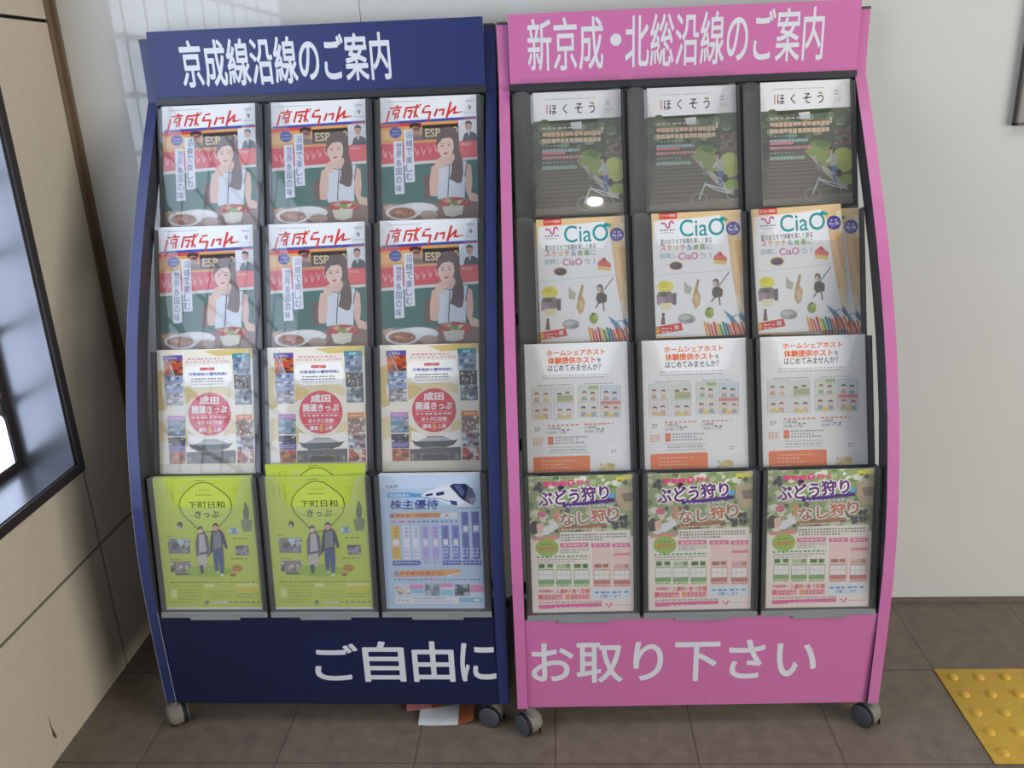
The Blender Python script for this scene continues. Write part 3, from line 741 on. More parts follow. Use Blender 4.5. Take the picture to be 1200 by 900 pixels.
def art_shareholder():
    A = Art(.212, .297, 'b4cbe2', HG['kabu'], (.009, .007))
    A.R(20, 45, 655, 110, 'c4d6ea'); A.R(20, 200, 90, 850, 'a8c4e0'); A.R(20, 820, 690, 850, 'bccfe6')
    A.dash(62, 95, 138, 106, '6c6a9c', 1, .008); A.line('6c6a9c', 4, (70, 112), (135, 106))
    A.poly('5c9cd0', (70, 143), (200, 140), (290, 150), (285, 168), (70, 172)); A.T('京成電鉄の', 84, 148, 206, 165, 'e4ecf4', .01)
    # train nose
    A.poly('dfe3ec', (272, 160), (300, 140), (345, 122), (400, 98), (470, 82), (540, 84), (585, 112), (606, 160), (604, 196), (570, 222), (500, 228), (440, 208), (385, 184))
    A.poly('262e5a', (445, 100), (470, 86), (540, 86), (584, 114), (605, 160), (604, 190), (586, 214), (552, 200), (516, 176)); A.poly('56608c', (470, 96), (510, 92), (540, 140), (522, 165)); A.poly('7c84a4', (560, 180), (600, 165), (602, 196), (580, 208))
    A.poly('303a68', (364, 142), (412, 132), (416, 152), (368, 160)); A.poly('303a68', (300, 152), (344, 142), (346, 156), (304, 164)); A.poly('3a406a', (446, 186), (490, 192), (494, 220), (458, 212)); A.line('4a6ab0', 4, (290, 172), (390, 176), (480, 205))
    A.line('5c9cd0', 5, (500, 232), (590, 236), (640, 226))
    A.T('株主優待', 85, 184, 380, 240, '3a4490', .02, .12)
    A.poly('e0a060', (84, 266), (400, 260), (385, 290), (86, 296)); A.poly('dfe3e8', (395, 268), (490, 258), (495, 292), (390, 292)); A.poly('d88850', (415, 285), (430, 265), (445, 285))
    A.E(100, 280, 12, 12, '6c7cc0'); A.dash(122, 270, 220, 288, 'a04a30', 1, .010); A.T('100株から!', 240, 266, 388, 288, 'a04a30', .02)
    A.dash(90, 306, 215, 324, 'd878b0', 1, .016); A.dash(222, 308, 495, 322, '6470a8', 1, .009)
    cols = [(92, 340, 156, 542, 'd8b84c', 'c49a30'), (160, 340, 212, 542, 'dde2f0', 'c0b4d8'), (218, 340, 270, 542, 'dde2f0', 'c0b4d8'), (276, 340, 328, 545, 'bcb0dc', 'a494cc'), (336, 340, 388, 545, 'bcb0dc', 'a494cc'),
            (396, 338, 450, 542, '7480c4', '5c68b0'), (458, 338, 512, 542, '7480c4', '5c68b0'), (516, 256, 570, 542, '5c68b4', '4a56a0'), (576, 254, 634, 542, '5c68b4', '4a56a0')]
    for i, (x0, y0, x1, y1, c, d) in enumerate(cols):
        A.R(x0, y0, x1, y1, c)
        for k in range(3): A.E((x0+x1)/2, y0+18+k*22, 13, 9, d, 14)
        A.R(x0+12, y0+84, x1-12, y0+118, 'e4e6f0'); A.R(x0+2, y0+122, x1-2, y0+124, 'e8ecf4'); A.dash(x0+10, 470, x1-10, 530, d if i < 5 else 'c8cce8', 3, .006)
    A.poly('5c68a8', (104, 550), (260, 548), (280, 562), (262, 578), (104, 580)); A.dash(115, 558, 250, 570, 'c8cce4', 1, .008)
    for x in (302, 362): A.dash(x-8, 550, x+24, 572, '8c7cc0', 2, .006)
    A.R(404, 548, 518, 576, '5c68b0'); A.R(528, 548, 642, 576, '5c68b0'); A.dash(414, 556, 508, 568, 'c8cce8', 1, .008); A.dash(538, 556, 632, 568, 'c8cce8', 1, .008)
    A.poly('e0a060', (110, 612), (515, 602), (505, 642), (112, 648)); A.E(128, 628, 13, 13, '5c9cd0'); A.dash(150, 618, 238, 638, 'a04a30', 1, .010); A.T('100株から!', 250, 615, 410, 638, 'a04a30', .02); A.poly('d8dce4', (425, 640), (505, 622), (512, 632), (430, 648))
    A.dash(112, 660, 290, 672, '6470a8', 1, .008); A.dash(295, 656, 352, 670, 'd04890', 1, .010); A.dash(360, 660, 640, 670, '6470a8', 1, .008)
    A.R(112, 690, 655, 764, 'c8d8ea')
    A.blot(122, 704, 208, 752, ['d8cdc4', 'c89878', 'e8e0d8', 'a87858'], 14, 12, 41); A.blot(296, 690, 390, 762, ['8c98a8', 'b0bcc8', '6c7888'], 12, 24, 42); A.blot(476, 694, 570, 760, ['3c3e4c', '74788c', 'a8acb8', '2a2c38'], 14, 18, 43)
    A.R(205, 696, 290, 720, 'e08ac0'); A.R(212, 722, 292, 748, '8cc4e0'); A.R(390, 688, 468, 710, 'e08ac0'); A.R(395, 728, 470, 758, '8cc4e0'); A.R(572, 696, 652, 740, 'e08ac0')
    A.R(118, 770, 645, 810, 'dce2ea'); A.dash(132, 784, 200, 796, 'b89878', 1, .008); A.dash(235, 776, 420, 784, '8088a0', 1, .006); A.dash(235, 792, 460, 800, 'a0a8b8', 1, .005); A.R(505, 772, 645, 804, '8cb8d8'); A.E(612, 788, 16, 8, 'dce8f0')
    return A

def art_hoku():
    A = Art(.188, .262, 'e8e9ea', HG['hoku'], (.045, .042))
    # photograph
    A.poly('5e6052', (60, 306), (700, 272), (700, 900), (60, 950))
    A.poly('434c3a', (90, 305), (420, 286), (420, 420), (300, 520), (90, 560)); A.poly('3f4d36', (420, 286), (700, 270), (700, 470), (560, 500), (430, 470))
    rd = random.Random(5)
    for i in range(60):
        x, y = rd.uniform(100, 660), rd.uniform(310, 470); r = rd.uniform(12, 34)
        A.E(x, y, r, r*.7, rd.choice(['3e4836', '5a6a4a', '4c5a40', '6e7e58', '363c30', '7c8c68', '8c9878']), 9)
    for i in range(26):
        x, y = rd.uniform(560, 665), rd.uniform(405, 500); A.E(x, y, rd.uniform(8, 18), rd.uniform(6, 12), rd.choice(['8c6068', 'a0707c', '6c5450', '5a6444']), 8)
    for i in range(24):
        x, y = rd.uniform(105, 165), rd.uniform(430, 760); A.E(x, y, rd.uniform(10, 22), rd.uniform(10, 18), rd.choice(['464c40', '565c4c', '3c4038', '6c7064']), 8)
    # stone steps
    A.poly('6c665a', (150, 590), (370, 545), (560, 740), (600, 900), (120, 900))
    for i in range(13):
        y = 600+i*20+i*i*.5; A.line('8c867a', 3.5, (165-i*3, y+6), (400+i*17, y-10)); A.line('5a544a', 4, (165-i*3, y+14), (400+i*17, y-2))
    A.poly('8a8474', (100, 850), (700, 800), (700, 920), (100, 960))
    A.poly('b8b4a4', (370, 545), (395, 530), (520, 660), (640, 760), (600, 780), (500, 690))
    # bushes
    A.E(460, 520, 68, 42, '7c9a48', 18); A.E(430, 545, 52, 32, '8ea45c', 16); A.E(510, 590, 70, 50, '94a45c', 18); A.E(610, 600, 72, 78, 'b0bc5c', 22); A.E(595, 570, 48, 42, 'bcc868', 18); A.E(630, 720, 50, 32, '90a850', 16); A.E(475, 500, 40, 24, '5c7c3c', 14)
    # writing blocks
    A.dash(155, 340, 400, 328, 'd8d0c0', 1, .010)
    A.dash(155, 372, 520, 342, 'e2bc9c', 1, .0095, .95, .0105); A.dash(155, 412, 520, 384, 'e2c8a8', 1, .0095, .95, .0105); A.T('!', 523, 335, 536, 372, 'e8dcd0', .05)
    A.dash(155, 452, 318, 440, '88b0b0', 1, .007, .8); A.dash(155, 476, 390, 458, '9cc0c0', 1, .0075, .9, .0085); A.R(155, 492, 300, 505, 'd88a94'); A.dash(155, 520, 410, 504, 'd8909c', 1, .007, .9, .0075); A.dash(155, 556, 312, 546, '8cb4a8', 1, .007, .8); A.dash(155, 582, 370, 566, 'a0c0b4', 1, .007, .9, .0085)
    # rider and bicycle
    A.poly('b8b8b0', (524, 560), (540, 548), (562, 556), (572, 600), (568, 636), (530, 640), (524, 600)); A.poly('5c74a8', (534, 638), (568, 634), (572, 690), (566, 742), (546, 742), (540, 690)); A.E(530, 540, 15, 18, 'c8a48c'); A.poly('4a342c', (516, 540), (520, 522), (540, 514), (554, 526), (552, 560), (542, 566), (540, 536))
    A.poly('d0ccc4', (500, 612), (530, 575), (538, 590), (512, 622)); A.E(462, 640, 22, 26, '8c8c80', 12)
    for (cx, cy, r) in ((420, 815, 46), (632, 780, 42)):
        pts = [(cx+r*math.cos(t*.314), cy+r*.9*math.sin(t*.314)) for t in range(20)]
        A.line('a4a49c', 5, *pts, close=True)
    A.line('c4c8c8', 9, (420, 812), (455, 718), (545, 742), (632, 780)); A.line('c4c8c8', 8, (455, 722), (540, 760), (600, 775)); A.line('b8bcbc', 6, (462, 705), (452, 730)); A.line('a8acac', 7, (545, 742), (590, 660)); A.line('c8cccc', 6, (470, 640), (520, 670), (560, 690)); A.E(580, 682, 18, 24, '3a3c40', 12)
    A.poly('dcdedc', (330, 310), (400, 302), (402, 345), (345, 350))
    # masthead
    A.dash(175, 162, 485, 146, 'a8aab0', 1, .006)
    A.R(180, 198, 190, 258, 'c89090'); k = '2a2826'
    A.T('ほ', 200, 198, 246, 258, k, .012); A.T('く', 282, 194, 312, 254, k, .012); A.T('そ', 358, 188, 410, 250, k, .012); A.T('う', 446, 182, 486, 248, k, .012); A.E(470, 184, 11, 5, 'd0c060', 10)
    A.dash(550, 165, 595, 200, 'b4b6ba', 2, .012); A.dash(550, 212, 598, 246, 'b8babc', 3, .006)
    return A

def art_ciao():
    A = Art(.186, .262, 'e8c896', HG['ciao'], (.046, .042), .012)
    A.poly('eef0f2', (120, 108), (330, 92), (560, 68), (600, 150), (645, 500), (715, 860), (90, 870))
    A.poly('f2e4cc', (660, 80), (700, 76), (712, 180), (690, 230), (668, 160)); A.poly('dcb47c', (650, 240), (740, 220), (740, 460), (690, 470))
    A.line('d4d6da', 5, (118, 470), (300, 452), (450, 444), (628, 424)); A.line('e0a09c', 3, (600, 150), (645, 500), (710, 850))
    A.poly('f4f0e4', (690, 620), (720, 700), (740, 860), (700, 860)); A.poly('e6d8c0', (660, 600), (690, 590), (712, 700), (690, 720))
    A.R(152, 55, 272, 90, 'd8382e'); A.T('おでかけ情報誌', 160, 64, 264, 80, 'f4dcd4', .015)
    # line emblem
    A.line('c83c84', 9, (170, 124), (188, 122), (198, 132), (202, 146), (212, 153), (222, 146), (222, 130), (226, 114), (238, 108), (250, 122)); A.line('c83c84', 7, (168, 118), (180, 128)); A.dash(160, 162, 260, 172, '8c7c94', 1, .006); A.dash(170, 182, 248, 188, 'b0a8b8', 1, .005)
    teal = '2c9ca0'
    A.T('CiaO', 288, 100, 586, 198, teal, .006, res=6); A.E(572, 92, 20, 14, '2c9ca0', 12); A.E(590, 96, 16, 11, '48a88c', 12)
    A.E(642, 156, 46, 46, '4c449c', 28); A.dash(618, 134, 668, 144, 'd8d4ec', 1, .008); A.T('No.186', 610, 150, 676, 170, 'e4e0f0', .02); A.dash(624, 178, 660, 184, 'b8b4dc', 1, .005)
    A.T('夏のおうちで体験を楽しく創る', 162, 228, 502, 250, '4a4a5c', .01)
    xs = [('ス', 'd86a5c'), ('ケ', 'e08a50'), ('ッ', 'e0a048'), ('チ', 'c88048'), ('＆', '5c9cb8'), ('絵', '7c9c48'), ('画', '5c8c40'), ('に', '98b8b0')]
    for i, (ch, c) in enumerate(xs):
        x = 160+i*43.5; A.T(ch, x+3, 263+(7 if ch == 'ッ' else 0)+2-i*1.2, x+38, 302-i*1.2, c, .02)
    A.T('挑戦し', 158, 322, 272, 352, 'a0b4c0', .015); A.T('CiaO', 280, 318, 412, 358, 'd05c98', .02); A.T('う！', 420, 318, 498, 352, '98b0c4', .015)
    # drawings
    A.poly('e8c878', (512, 360), (600, 372), (596, 398), (515, 388)); A.poly('d86c64', (515, 338), (552, 310), (604, 352), (600, 374), (512, 362)); A.poly('a83c3c', (545, 318), (560, 306), (572, 330), (556, 340))
    A.E(266, 402, 48, 30, 'd8c87c', 20); A.E(266, 402, 40, 24, '58405c', 20); A.E(256, 396, 22, 11, '6c5470', 14)
    A.E(195, 540, 54, 40, 'e8e060', 16); A.E(185, 525, 30, 22, 'dcd040', 12); A.poly('8c7c84', (150, 575), (225, 570), (262, 600), (266, 650), (140, 660), (138, 600)); A.poly('b090a8', (140, 610), (190, 605), (190, 650), (142, 655)); A.poly('6c5c6c', (240, 585), (268, 580), (268, 660), (245, 660)); A.poly('e8e0b8', (160, 650), (240, 645), (230, 690), (170, 695)); A.E(186, 592, 26, 16, '5c6454', 12)
    A.poly('b4b8a8', (320, 500), (345, 530), (372, 545), (360, 590), (320, 580)); A.poly('c8a878', (405, 490), (422, 492), (408, 560), (430, 600), (420, 660), (395, 690), (372, 640), (380, 580)); A.poly('d8c098', (385, 600), (415, 590), (420, 640), (398, 670)); A.line('8c7858', 4, (415, 495), (395, 580))
    A.E(528, 512, 22, 26, '6c6468', 14); A.E(522, 520, 15, 17, 'd0bcae', 12); A.poly('5c5458', (510, 545), (545, 535), (575, 560), (572, 605), (520, 615), (500, 585)); A.line('75707c', 7, (545, 540), (615, 445)); A.line('6c6468', 9, (520, 610), (500, 640)); A.line('6c6468', 9, (550, 608), (556, 660))
    A.E(486, 712, 30, 36, '8ca444', 18); A.E(500, 700, 15, 22, 'b0bc60', 12); A.poly('4c6c34', (470, 690), (486, 672), (500, 684)); A.poly('7c5c54', (165, 790), (172, 740), (182, 720), (192, 745), (196, 790)); A.E(182, 724, 10, 12, '5c4440', 10)
    A.E(335, 752, 58, 34, 'a8acac', 18); A.E(325, 745, 34, 16, 'c4c8c8', 14); A.E(360, 765, 26, 12, '8c9090', 12)
    A.poly('5c8cac', (578, 692), (640, 735), (690, 800), (660, 815), (615, 750)); A.poly('4c7ca0', (690, 705), (735, 760), (735, 800), (680, 740)); A.line('78a0b8', 6, (600, 740), (640, 735), (715, 715))
    pc = ['e0a850', 'd87848', 'd8625c', 'c04848', 'e0c84c', '6ca05c', '3c8c78', '4c70a4', 'd86c50', 'c83c3c', 'e09050', 'b85058', 'd8784c']
    for i, c in enumerate(pc): A.line(c, 15, (455+i*20, 775+(i % 3)*8), (475+i*21, 870))
    A.poly('d83c40', (90, 812), (300, 778), (312, 828), (95, 862)); A.E(138, 828, 22, 20, 'e8b440', 16); A.dash(170, 812, 240, 800, 'f4d4cc', 1, .008); A.dash(172, 832, 232, 822, 'f4d4cc', 1, .008); A.R(255, 795, 285, 822, 'd8ccc4')
    return A

def art_home():
    A = Art(.214, .297, 'eeeff0', HG['home'], (.012, .007))
    o = 'e8703c'
    A.T('ホームシェアホスト', 176, 98, 542, 122, o, .03); A.T('体験提供ホスト', 183, 142, 484, 176, o, .035); A.T('を', 492, 144, 518, 170, '3a3a3e', .012); A.T('はじめてみませんか？', 184, 190, 516, 220, '3a3a3e', .012)
    A.dash(150, 252, 560, 240, '9a9ca0', 1, .0055); A.dash(150, 270, 540, 262, '9a9ca0', 1, .0055); A.dash(120, 312, 335, 302, '8a8c90', 1, .0055); A.dash(412, 302, 600, 294, '8a8c90', 1, .0055)
    rd = random.Random(9)
    def strip(x0, y0, x1, y1, tints):
        mx, my = (x0+x1)/2, (y0+y1)/2
        k = 0
        for a, b, c, d in ((x0, y0, mx-3, my-3), (mx+3, y0, x1, my-3), (x0, my+3, mx-3, y1), (mx+3, my+3, x1, y1)):
            A.R(a, b, c, d, 'a8aaae'); A.R(a+2, b+2, c-2, d-2, tints[k]); w, h = c-a, d-b
            for q in range(7): A.line('b4b4b8', 2, (a+8+q*(w-16)/6, b+6), (a+8+q*(w-16)/6, b+h*rd.uniform(.3, .6)))
            for q in range(2):
                cx, cy = a+w*(.3+.42*q)+rd.uniform(-6, 6), b+h*rd.uniform(.45, .6)
                A.poly(rd.choice(['c8a8a0', 'a8b8a0', '9cb0c4', 'd8c0a0']), (cx-18, d-4), (cx-14, cy+14), (cx+14, cy+14), (cx+18, d-4))
                A.E(cx, cy, 15, 17, 'ecd8cc', 14); A.poly(rd.choice(['6c5c58', '4c4444', '8c6c60']), (cx-16, cy), (cx-13, cy-15), (cx, cy-20), (cx+13, cy-15), (cx+16, cy), (cx+8, cy-8), (cx-8, cy-8))
            if k >= 2: A.E(a+w*.5, d-12, 26, 9, 'e4cc60', 14)
            k += 1
    strip(80, 328, 346, 526, ['e4e4e2', 'dfe3da', 'e6dfe0', 'e2e4e6']); strip(372, 318, 642, 514, ['dfe6da', 'd4e0ea', 'e8e4de', 'ead8d4']); A.R(440, 320, 500, 338, 'a8c088'); A.R(515, 415, 638, 432, 'd88c84'); A.poly('b0b890', (245, 380), (340, 376), (342, 415), (240, 420))
    A.dash(182, 560, 380, 546, 'e07850', 1, .0085); A.dash(412, 552, 592, 538, 'e07850', 1, .0085); A.R(400, 545, 402, 610, 'c0c0c4')
    A.T('11月2日', 182, 575, 262, 594, '4a4c52', .015); A.dash(270, 588, 330, 574, '6a6c72', 1, .009); A.T('10:00-11:30', 182, 603, 298, 615, '5a5c62', .01); A.T('11月9日', 414, 568, 484, 588, '4a4c52', .015); A.dash(490, 582, 535, 570, '6a6c72', 1, .009); A.T('10:00-11:30', 414, 596, 534, 608, '5a5c62', .01)
    A.E(120, 590, 36, 34, 'f4f4f4'); A.dash(100, 575, 140, 608, '8a8c90', 3, .006); A.dash(90, 645, 155, 690, 'e0906c', 4, .006)
    A.R(182, 636, 218, 660, 'e07850'); A.R(182, 662, 218, 686, 'e07850'); A.dash(228, 634, 430, 644, '9a9ca0', 1, .0055); A.dash(228, 652, 372, 662, '9a9ca0', 1, .0055); A.dash(228, 668, 415, 680, '9a9ca0', 1, .0055); A.dash(200, 712, 420, 726, 'b0b2b4', 1, .006); A.R(185, 700, 432, 701.5, 'd0d0d4'); A.R(185, 735, 432, 736.5, 'd0d0d4')
    A.poly('ec8048', (90, 775), (100, 764), (435, 752), (447, 760), (449, 880), (95, 900)); A.dash(145, 784, 365, 778, 'f4c8ac', 1, .007); A.dash(145, 806, 285, 800, 'f4c8ac', 1, .007); A.dash(145, 826, 320, 816, 'f4c8ac', 1, .007); A.dash(105, 852, 230, 844, 'f4c8ac', 1, .007)
    A.E(600, 722, 40, 38, 'f4f4f4'); A.dash(578, 712, 625, 738, 'a8aaae', 2, .006); A.E(565, 825, 44, 28, 'e4d49c', 16); A.E(580, 815, 22, 14, 'd4b878', 14); A.poly('d88c7c', (508, 800), (520, 805), (515, 830)); A.E(520, 842, 22, 10, 'd8c8a0', 12)
    return A

def art_fruit():
    A = Art(.213, .299, 'f2ede4', HG['budou'], (.013, .006))
    rd = random.Random(21)
    A.R(20, 20, 690, 400, '98a878')
    pal = ['7c985c', '9cb470', 'c4d0a4', 'dcdcc8', '4c5844', '5c4c50', 'ccbca8', 'b4c490', '6c8858', 'e8e8dc', 'e4e4d8', '98ac80', 'd0d8bc', '8ca070']
    for i in range(150):
        x, y = rd.uniform(35, 670), rd.uniform(32, 395); r = rd.uniform(12, 34)
        k = rd.randint(5, 7); a0 = rd.uniform(0, 6)
        A.poly(rd.choice(pal), *[(x+r*rd.uniform(.6, 1.1)*math.cos(a0+t*6.283/k), y+r*.8*rd.uniform(.6, 1.1)*math.sin(a0+t*6.283/k)) for t in range(k)])
    A.poly('c4b090', (560, 120), (680, 100), (690, 240), (600, 250), (560, 190)); A.poly('8c7c68', (590, 150), (670, 140), (680, 190), (610, 200))
    for cx, cy, n in ((100, 115, 8), (600, 310, 10), (550, 335, 8), (230, 130, 6)):
        for q in range(n): A.E(cx+rd.uniform(-18, 18), cy+rd.uniform(-24, 24), 11, 12, rd.choice(['3a3040', '4c3c50', '2c2630']), 10)
    A.E(75, 350, 28, 40, '3a302c', 14); A.poly('e8c0b0', (85, 330), (125, 320), (130, 375), (90, 385)); A.poly('e8ecf0', (130, 345), (205, 320), (215, 350), (150, 392), (120, 392)); A.poly('d89a70', (200, 240), (228, 250), (225, 310), (195, 320)); A.E(120, 272, 28, 20, 'd86c88', 14)
    A.poly('e0908c', (60, 410), (210, 392), (215, 420), (60, 430))
    A.R(20, 428, 700, 900, 'f2ede4'); A.poly('f2ede4', (225, 378), (640, 362), (640, 440), (225, 445)); A.R(40, 700, 700, 900, 'f2e4de')
    # headings with white outlines
    def outl(t, x0, y0, x1, y1, c, b, w, ang): A.T(t, x0-5, y0-5, x1+5, y1+5, 'f2f0ec', b+w, 0, ang, 3); A.T(t, x0, y0, x1, y1, c, b, 0, ang, 3)
    A.T('新京成', 132, 78, 268, 106, 'e8508c', .05, 0, 1); A.E(294, 88, 20, 20, 'e04880', 20); A.T('で', 283, 78, 306, 98, 'f4e4ec', .02); A.T('行く', 326, 70, 412, 98, 'e8508c', .05, 0, 1)
    outl('ぶどう', 98, 130, 345, 214, '6c3a7c', .035, .11, 4); outl('狩り', 355, 104, 520, 188, '6c3a7c', .035, .11, 4)
    A.poly('5c3c88', (240, 212), (545, 178), (552, 196), (250, 232)); A.dash(268, 218, 540, 196, 'd8d0e8', 1, .008); A.poly('6cacd8', (520, 150), (556, 148), (555, 172), (520, 178))
    outl('なし', 224, 262, 400, 332, 'b07050', .03, .10, 4); outl('狩', 410, 242, 498, 312, 'c8602c', .03, .10, 4); outl('り', 508, 228, 578, 304, 'b07050', .03, .07, 4)
    A.poly('a87048', (215, 350), (500, 322), (505, 340), (220, 370)); A.dash(235, 356, 495, 338, 'e8d8c8', 1, .007)
    A.poly('e4dc60', (560, 52), (650, 36), (655, 70), (570, 82)); A.dash(575, 66, 645, 50, '8c7c3c', 1, .010)
    A.dash(232, 388, 620, 424, '7c7c74', 3, .0055)
    A.E(146, 468, 69, 52, '9cc04c', 30); A.dash(112, 444, 185, 452, '4c7c34', 1, .008); A.T('50円引', 98, 462, 196, 486, 'e0642c', .03)
    for x0, x1 in ((222, 390), (406, 520), (530, 636)): A.R(x0, 442, x1, 464, 'e2789c'); A.dash(x0+18, 448, x1-18, 459, 'f4dce4', 1, .009)
    A.dash(225, 472, 392, 500, '9a948c', 3, .005); A.dash(410, 472, 520, 505, 'c0a8a0', 3, .005); A.dash(532, 470, 634, 495, 'c0a8a0', 3, .005)
    A.R(410, 466, 524, 700, 'f2d4d0'); A.R(532, 466, 640, 700, 'f2d4d0'); A.R(536, 500, 634, 513, 'e08898')
    A.dash(84, 516, 395, 527, '5ca064', 1, .008); A.dash(88, 534, 390, 556, 'b0a89c', 2, .0055)
    for i, (x0, x1, g, nm) in enumerate(((88, 182, 'd4e4bc', None), (192, 284, 'd4e4bc', '小川園'), (296, 390, 'dce8bc', None), (416, 512, 'f0c8c4', None), (534, 630, 'f0c8c4', '山口園'))):
        A.R(x0, 562, x1, 700, g)
        c = '4c6c40' if i < 3 else 'a87058'
        if nm: A.T(nm, x0+6, 566, x1-6, 588, c, .02)
        else: A.dash(x0+6, 564, x1-6, 590, c, 1, .016, .9)
        A.R(x0+2, 598, x1-2, 658, '6c7468' if i < 3 else 'a07c74'); A.R(x0+4, 602, x1-4, 656, 'f0efec')
        for q in range(1, 3): A.R(x0+q*(x1-x0)/3, 602, x0+q*(x1-x0)/3+1.5, 656, 'c8c8c4')
        A.R(x0+4, 628, x1-4, 629.5, 'c8c8c4'); A.R(x0, 660, x1, 682, '7cac70' if i < 3 else 'c87878'); A.dash(x0+6, 686, x1-6, 698, 'a08870', 1, .006)
    A.T('入園料+食べ放題', 188, 712, 392, 736, 'd84c54', .025); A.R(104, 716, 165, 732, 'e08890'); A.poly('d84c54', (88, 724), (100, 714), (100, 734)); A.poly('d84c54', (182, 724), (172, 716), (172, 732))
    A.R(84, 745, 232, 776, 'f0a8b4'); A.R(244, 742, 392, 772, 'f0a8b4'); A.E(100, 758, 14, 13, 'e05c74', 14); A.E(258, 756, 14, 13, 'e8a03c', 14); A.dash(122, 748, 225, 772, 'c86474', 2, .007); A.dash(280, 746, 385, 770, 'c86474', 2, .007)
    A.R(404, 708, 632, 772, 'dfe8f0'); A.dash(420, 724, 622, 738, '5c94cc', 1, .011); A.T('お願いします', 455, 744, 572, 762, '5c94cc', .02)
    A.dash(90, 784, 460, 796, 'b0a49c', 1, .006); A.poly('e2649c', (86, 806), (458, 793), (460, 814), (88, 830)); A.dash(180, 816, 375, 804, 'f4d4e4', 1, .009)
    A.line('d84c84', 6, (480, 800), (491, 800), (497, 812), (505, 816), (511, 808), (513, 794), (522, 800)); A.dash(526, 802, 632, 806, 'd898a8', 1, .006)
    return A

MESH = {}
def art_mesh(key, fn, thick, edge):
    A = fn(); MESH[key] = (A.mesh(key, .0004, M['print'], edge), A)
arts = dict(keisei=(art_line_magazine, .0035), narita=(art_narita, .0012), shita=(art_shitamachi, .0014), kabu=(art_shareholder, .0014), hoku=(art_hoku, .003), ciao=(art_ciao, .003), home=(art_home, .0012), budou=(art_fruit, .0012))
for k, (fn, t) in arts.items():
    random.seed(len(k)*13+ord(k[0]))
    A = fn(); MESH[k] = (A, A.mesh('printed_cover', .0003, M['print']), t)
PAGEM = mat('page_edges', 'e4e4e0', .7, .2, 0, .03, 90)
LIME = mat('lime_paper', 'c3d358', .6, .3, 0, .03, 60)
BLUEP = mat('pale_paper', 'dfe6ee', .6, .3, 0, .03, 60)
PAGES = {}
def pages_mesh(k, m):
    A, _, t = MESH[k]
    if (k, m.name) not in PAGES:
        bm = bmesh.new(); box(bm, 0, 0, -t-.0003, A.w, A.h, -.0003)
        bmesh.ops.recalc_face_normals(bm, faces=bm.faces)
        me = bpy.data.meshes.new('pages'); bm.to_mesh(me); bm.free(); me.materials.append(m); PAGES[(k, m.name)] = me
    return PAGES[(k, m.name)]

KIND = dict(keisei=('magazine', 'magazine'), hoku=('magazine', 'magazine'), ciao=('magazine', 'magazine'), narita=('flyer', 'flyer'), shita=('flyer', 'flyer'), kabu=('flyer', 'flyer'), home=('flyer', 'flyer'), budou=('flyer', 'flyer'))
def place(rack, r, c, k, label, group, off=.008, dx=0, dy=0, rot=None, m=None, pagem=None, cover=True):
    A, cov, t = MESH[k]
    sm = rack.matrix_basis @ slot_matrix(r, c)
    ang = A.rot if rot is None else rot
    mw = sm @ Matrix.Translation((A.org[0]+dx, A.org[1]+dy, -off)) @ Matrix.Rotation(ang, 4, 'Z')
    o = bpy.data.objects.new(KIND[k][0], pages_mesh(k, pagem or PAGEM)); COL.objects.link(o)
    o.matrix_world = mw
    tag(o, label, KIND[k][1], group)
    if cover:
        cv = bpy.data.objects.new('printed_cover', cov); COL.objects.link(cv); cv.parent = o
    return o

bpy.context.view_layer.update()
CN = ['left', 'middle', 'right']
for c in range(3):
    for r, rn in ((0, 'top'), (1, 'second')):
        place(rackL, r, c, 'keisei', f'red-titled magazine with a smiling woman, {rn} row {CN[c]} pocket of navy rack', 'red-titled magazines in the navy rack', dx=(-.003, 0, 0)[c], dy=(.001, 0, 0)[c])
    place(rackL, 2, c, 'narita', f'cream flyer with red disc and temple roof, {CN[c]} pocket of navy rack', 'red disc flyers in the navy rack')
    place(rackR, 0, c, 'hoku', f'white-headed garden steps magazine in the top {CN[c]} pocket of pink rack', 'garden steps magazines in the pink rack', dx=(0, 0, -.004)[c], dy=(0, 0, .002)[c])
    place(rackR, 1, c, 'ciao', f'teal-titled sketchbook magazine leaning in the {CN[c]} pocket of pink rack', 'teal-titled magazines in the pink rack', dx=(.001, 0, -.030)[c], dy=(-.004, 0, .001)[c], rot=(.012, .012, .035)[c], off=(.008, .008, .0075)[c])
    place(rackR, 2, c, 'home', f'white flyer with orange heading and comic strips, {CN[c]} pocket of pink rack', 'orange-headed flyers in the pink rack')
    place(rackR, 3, c, 'budou', f'fruit picking flyer with purple heading, bottom {CN[c]} pocket of pink rack', 'fruit picking flyers in the pink rack')
# the bottom row of the navy rack, whole bundles seen from above
place(rackL, 3, 0, 'shita', 'lime green flyer with a strolling couple, bottom left pocket of navy rack', 'lime flyers in the navy rack')
place(rackL, 3, 1, 'shita', 'lime green flyer with a strolling couple, bottom middle pocket of navy rack', 'lime flyers in the navy rack')
place(rackL, 3, 2, 'kabu', 'pale blue flyer with a train and a table of columns', 'blue flyers in the navy rack')
for i in range(6):
    place(rackL, 3, 0, 'shita', 'lime flyer behind the front one, top edge showing, bottom left pocket of navy rack', 'lime flyers bundled in the left pocket', off=.0100+.0020*i, dy=.0012+.0003*i, dx=random.uniform(-.001, .001), pagem=LIME, cover=False)
    place(rackL, 3, 2, 'kabu', 'pale flyer behind the blue train flyer, only its top edge showing', 'blue flyers bundled in the right pocket', off=.0100+.0020*i, dy=.0012+.0003*i, dx=random.uniform(-.001, .001), pagem=BLUEP, cover=False)
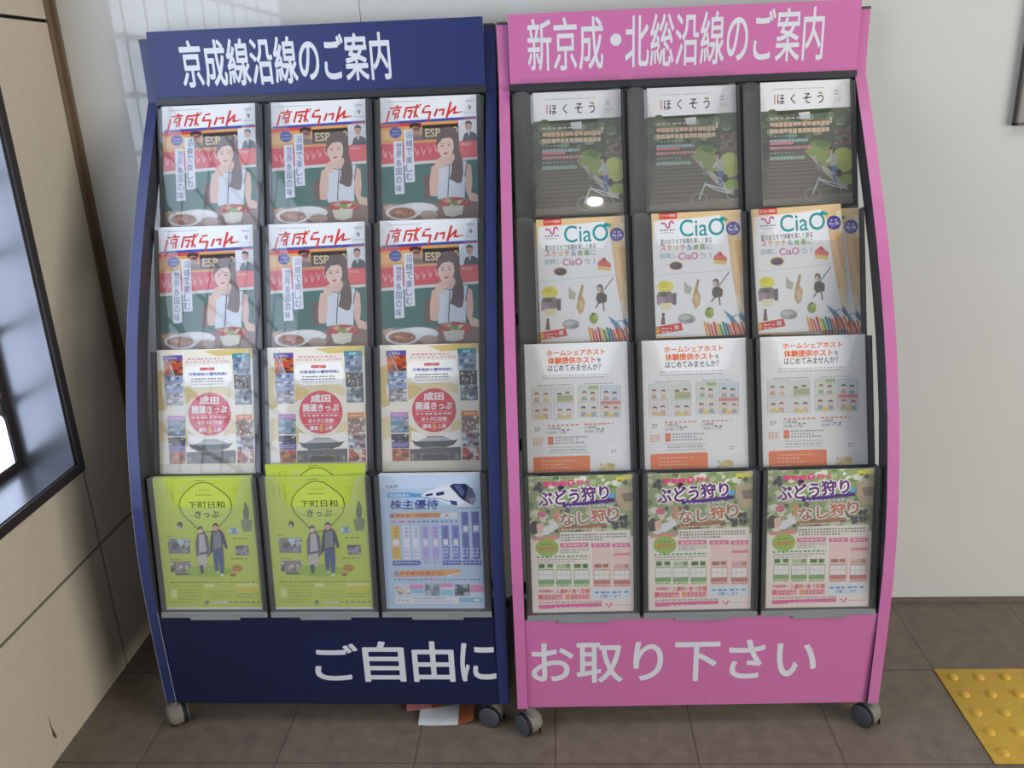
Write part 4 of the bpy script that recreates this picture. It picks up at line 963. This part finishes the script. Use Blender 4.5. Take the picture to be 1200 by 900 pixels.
for i in range(3):
    place(rackL, 3, 1, 'shita', 'lime flyer behind the front one, top edge showing, bottom middle pocket of navy rack', 'lime flyers bundled in the middle pocket', off=.0100+.0020*i, dy=.0006+.0003*i, pagem=LIME, cover=False)
place(rackL, 3, 1, 'shita', 'lime green flyer standing higher behind the others in the bottom middle pocket', 'lime flyers in the navy rack', off=.020, dx=-.001, dy=.026, pagem=LIME)
# second copies that peek out beside the front ones
place(rackR, 0, 0, 'hoku', 'spare garden steps magazine peeking out left behind the front one, left pocket', 'garden steps magazines in the pink rack', off=.0135, dx=-.004, dy=-.002, rot=.006)
place(rackR, 0, 1, 'hoku', 'spare garden steps magazine peeking out left behind the front one, middle pocket', 'garden steps magazines in the pink rack', off=.0135, dx=-.006, dy=-.001, rot=-.002)
place(rackR, 1, 0, 'ciao', 'spare teal-titled magazine peeking out left behind the front one, left pocket', 'teal-titled magazines in the pink rack', off=.0135, dx=-.006, dy=-.008, rot=.004)
place(rackR, 1, 2, 'ciao', 'spare teal-titled magazine peeking out right behind the front one, right pocket', 'teal-titled magazines in the pink rack', off=.0135, dx=-.002, dy=-.001, rot=-.006)

# ------------------------------------------------------------------ leaflets dropped under the navy rack
def leaflet(name, loc, rz, w, h, curl, cols, label, lift=0):
    """a thin curled sheet; colour bands belong to the print"""
    bm = bmesh.new(); n = 14; t = .0006; grid = []
    for s in (0, t):
        g = []
        for i in range(n+1):
            u = i/n; x = (u-.5)*w; z = curl*(max(0, abs(u-.5)-.15)/.35)**2*(1 if u > .5 else .25)+s
            g.append([bm.verts.new((x, y, z+lift)) for y in (-h/2, h/2)])
        grid.append(g)
    for i in range(n):
        k = 0
        for j, (lim, _) in enumerate(cols):
            if i/n >= lim: k = j
        for s in (0, 1):
            a, b = grid[s][i], grid[s][i+1]; f = bm.faces.new((a[0], b[0], b[1], a[1])); f.material_index = k
        for y in (0, 1):
            f = bm.faces.new((grid[0][i][y], grid[0][i+1][y], grid[1][i+1][y], grid[1][i][y])); f.material_index = k
    for i in (0, n): bm.faces.new((grid[0][i][0], grid[0][i][1], grid[1][i][1], grid[1][i][0]))
    o = bm_obj(name, bm, [c for _, c in cols], None)
    o.location = loc; o.rotation_euler = (0, 0, rz)
    tag(o, label, 'leaflet', 'leaflets fallen on the floor')
P = lambda n, c: mat(n, c, .45, .4, 0, .04, 50)
leaflet('leaflet', (-.238, -.428, .0005), .05, .125, .09, .012, [(0, P('white_print', 'dfe2e4')), (.70, P('rust_print', 'a85a38')), (.93, P('white_margin', 'e0dcd8'))], 'white leaflet with a rust end lying on the floor under the navy rack')
leaflet('leaflet', (-.262, -.372, .0035), .22, .16, .09, .010, [(0, P('pink_print', 'd88a90')), (.3, P('red_print', 'a84a48')), (.5, P('green_print', '5c8a3c')), (.62, P('crimson_print', 'b04a54'))], 'crumpled red and green leaflet on the floor behind the white leaflet', .0)
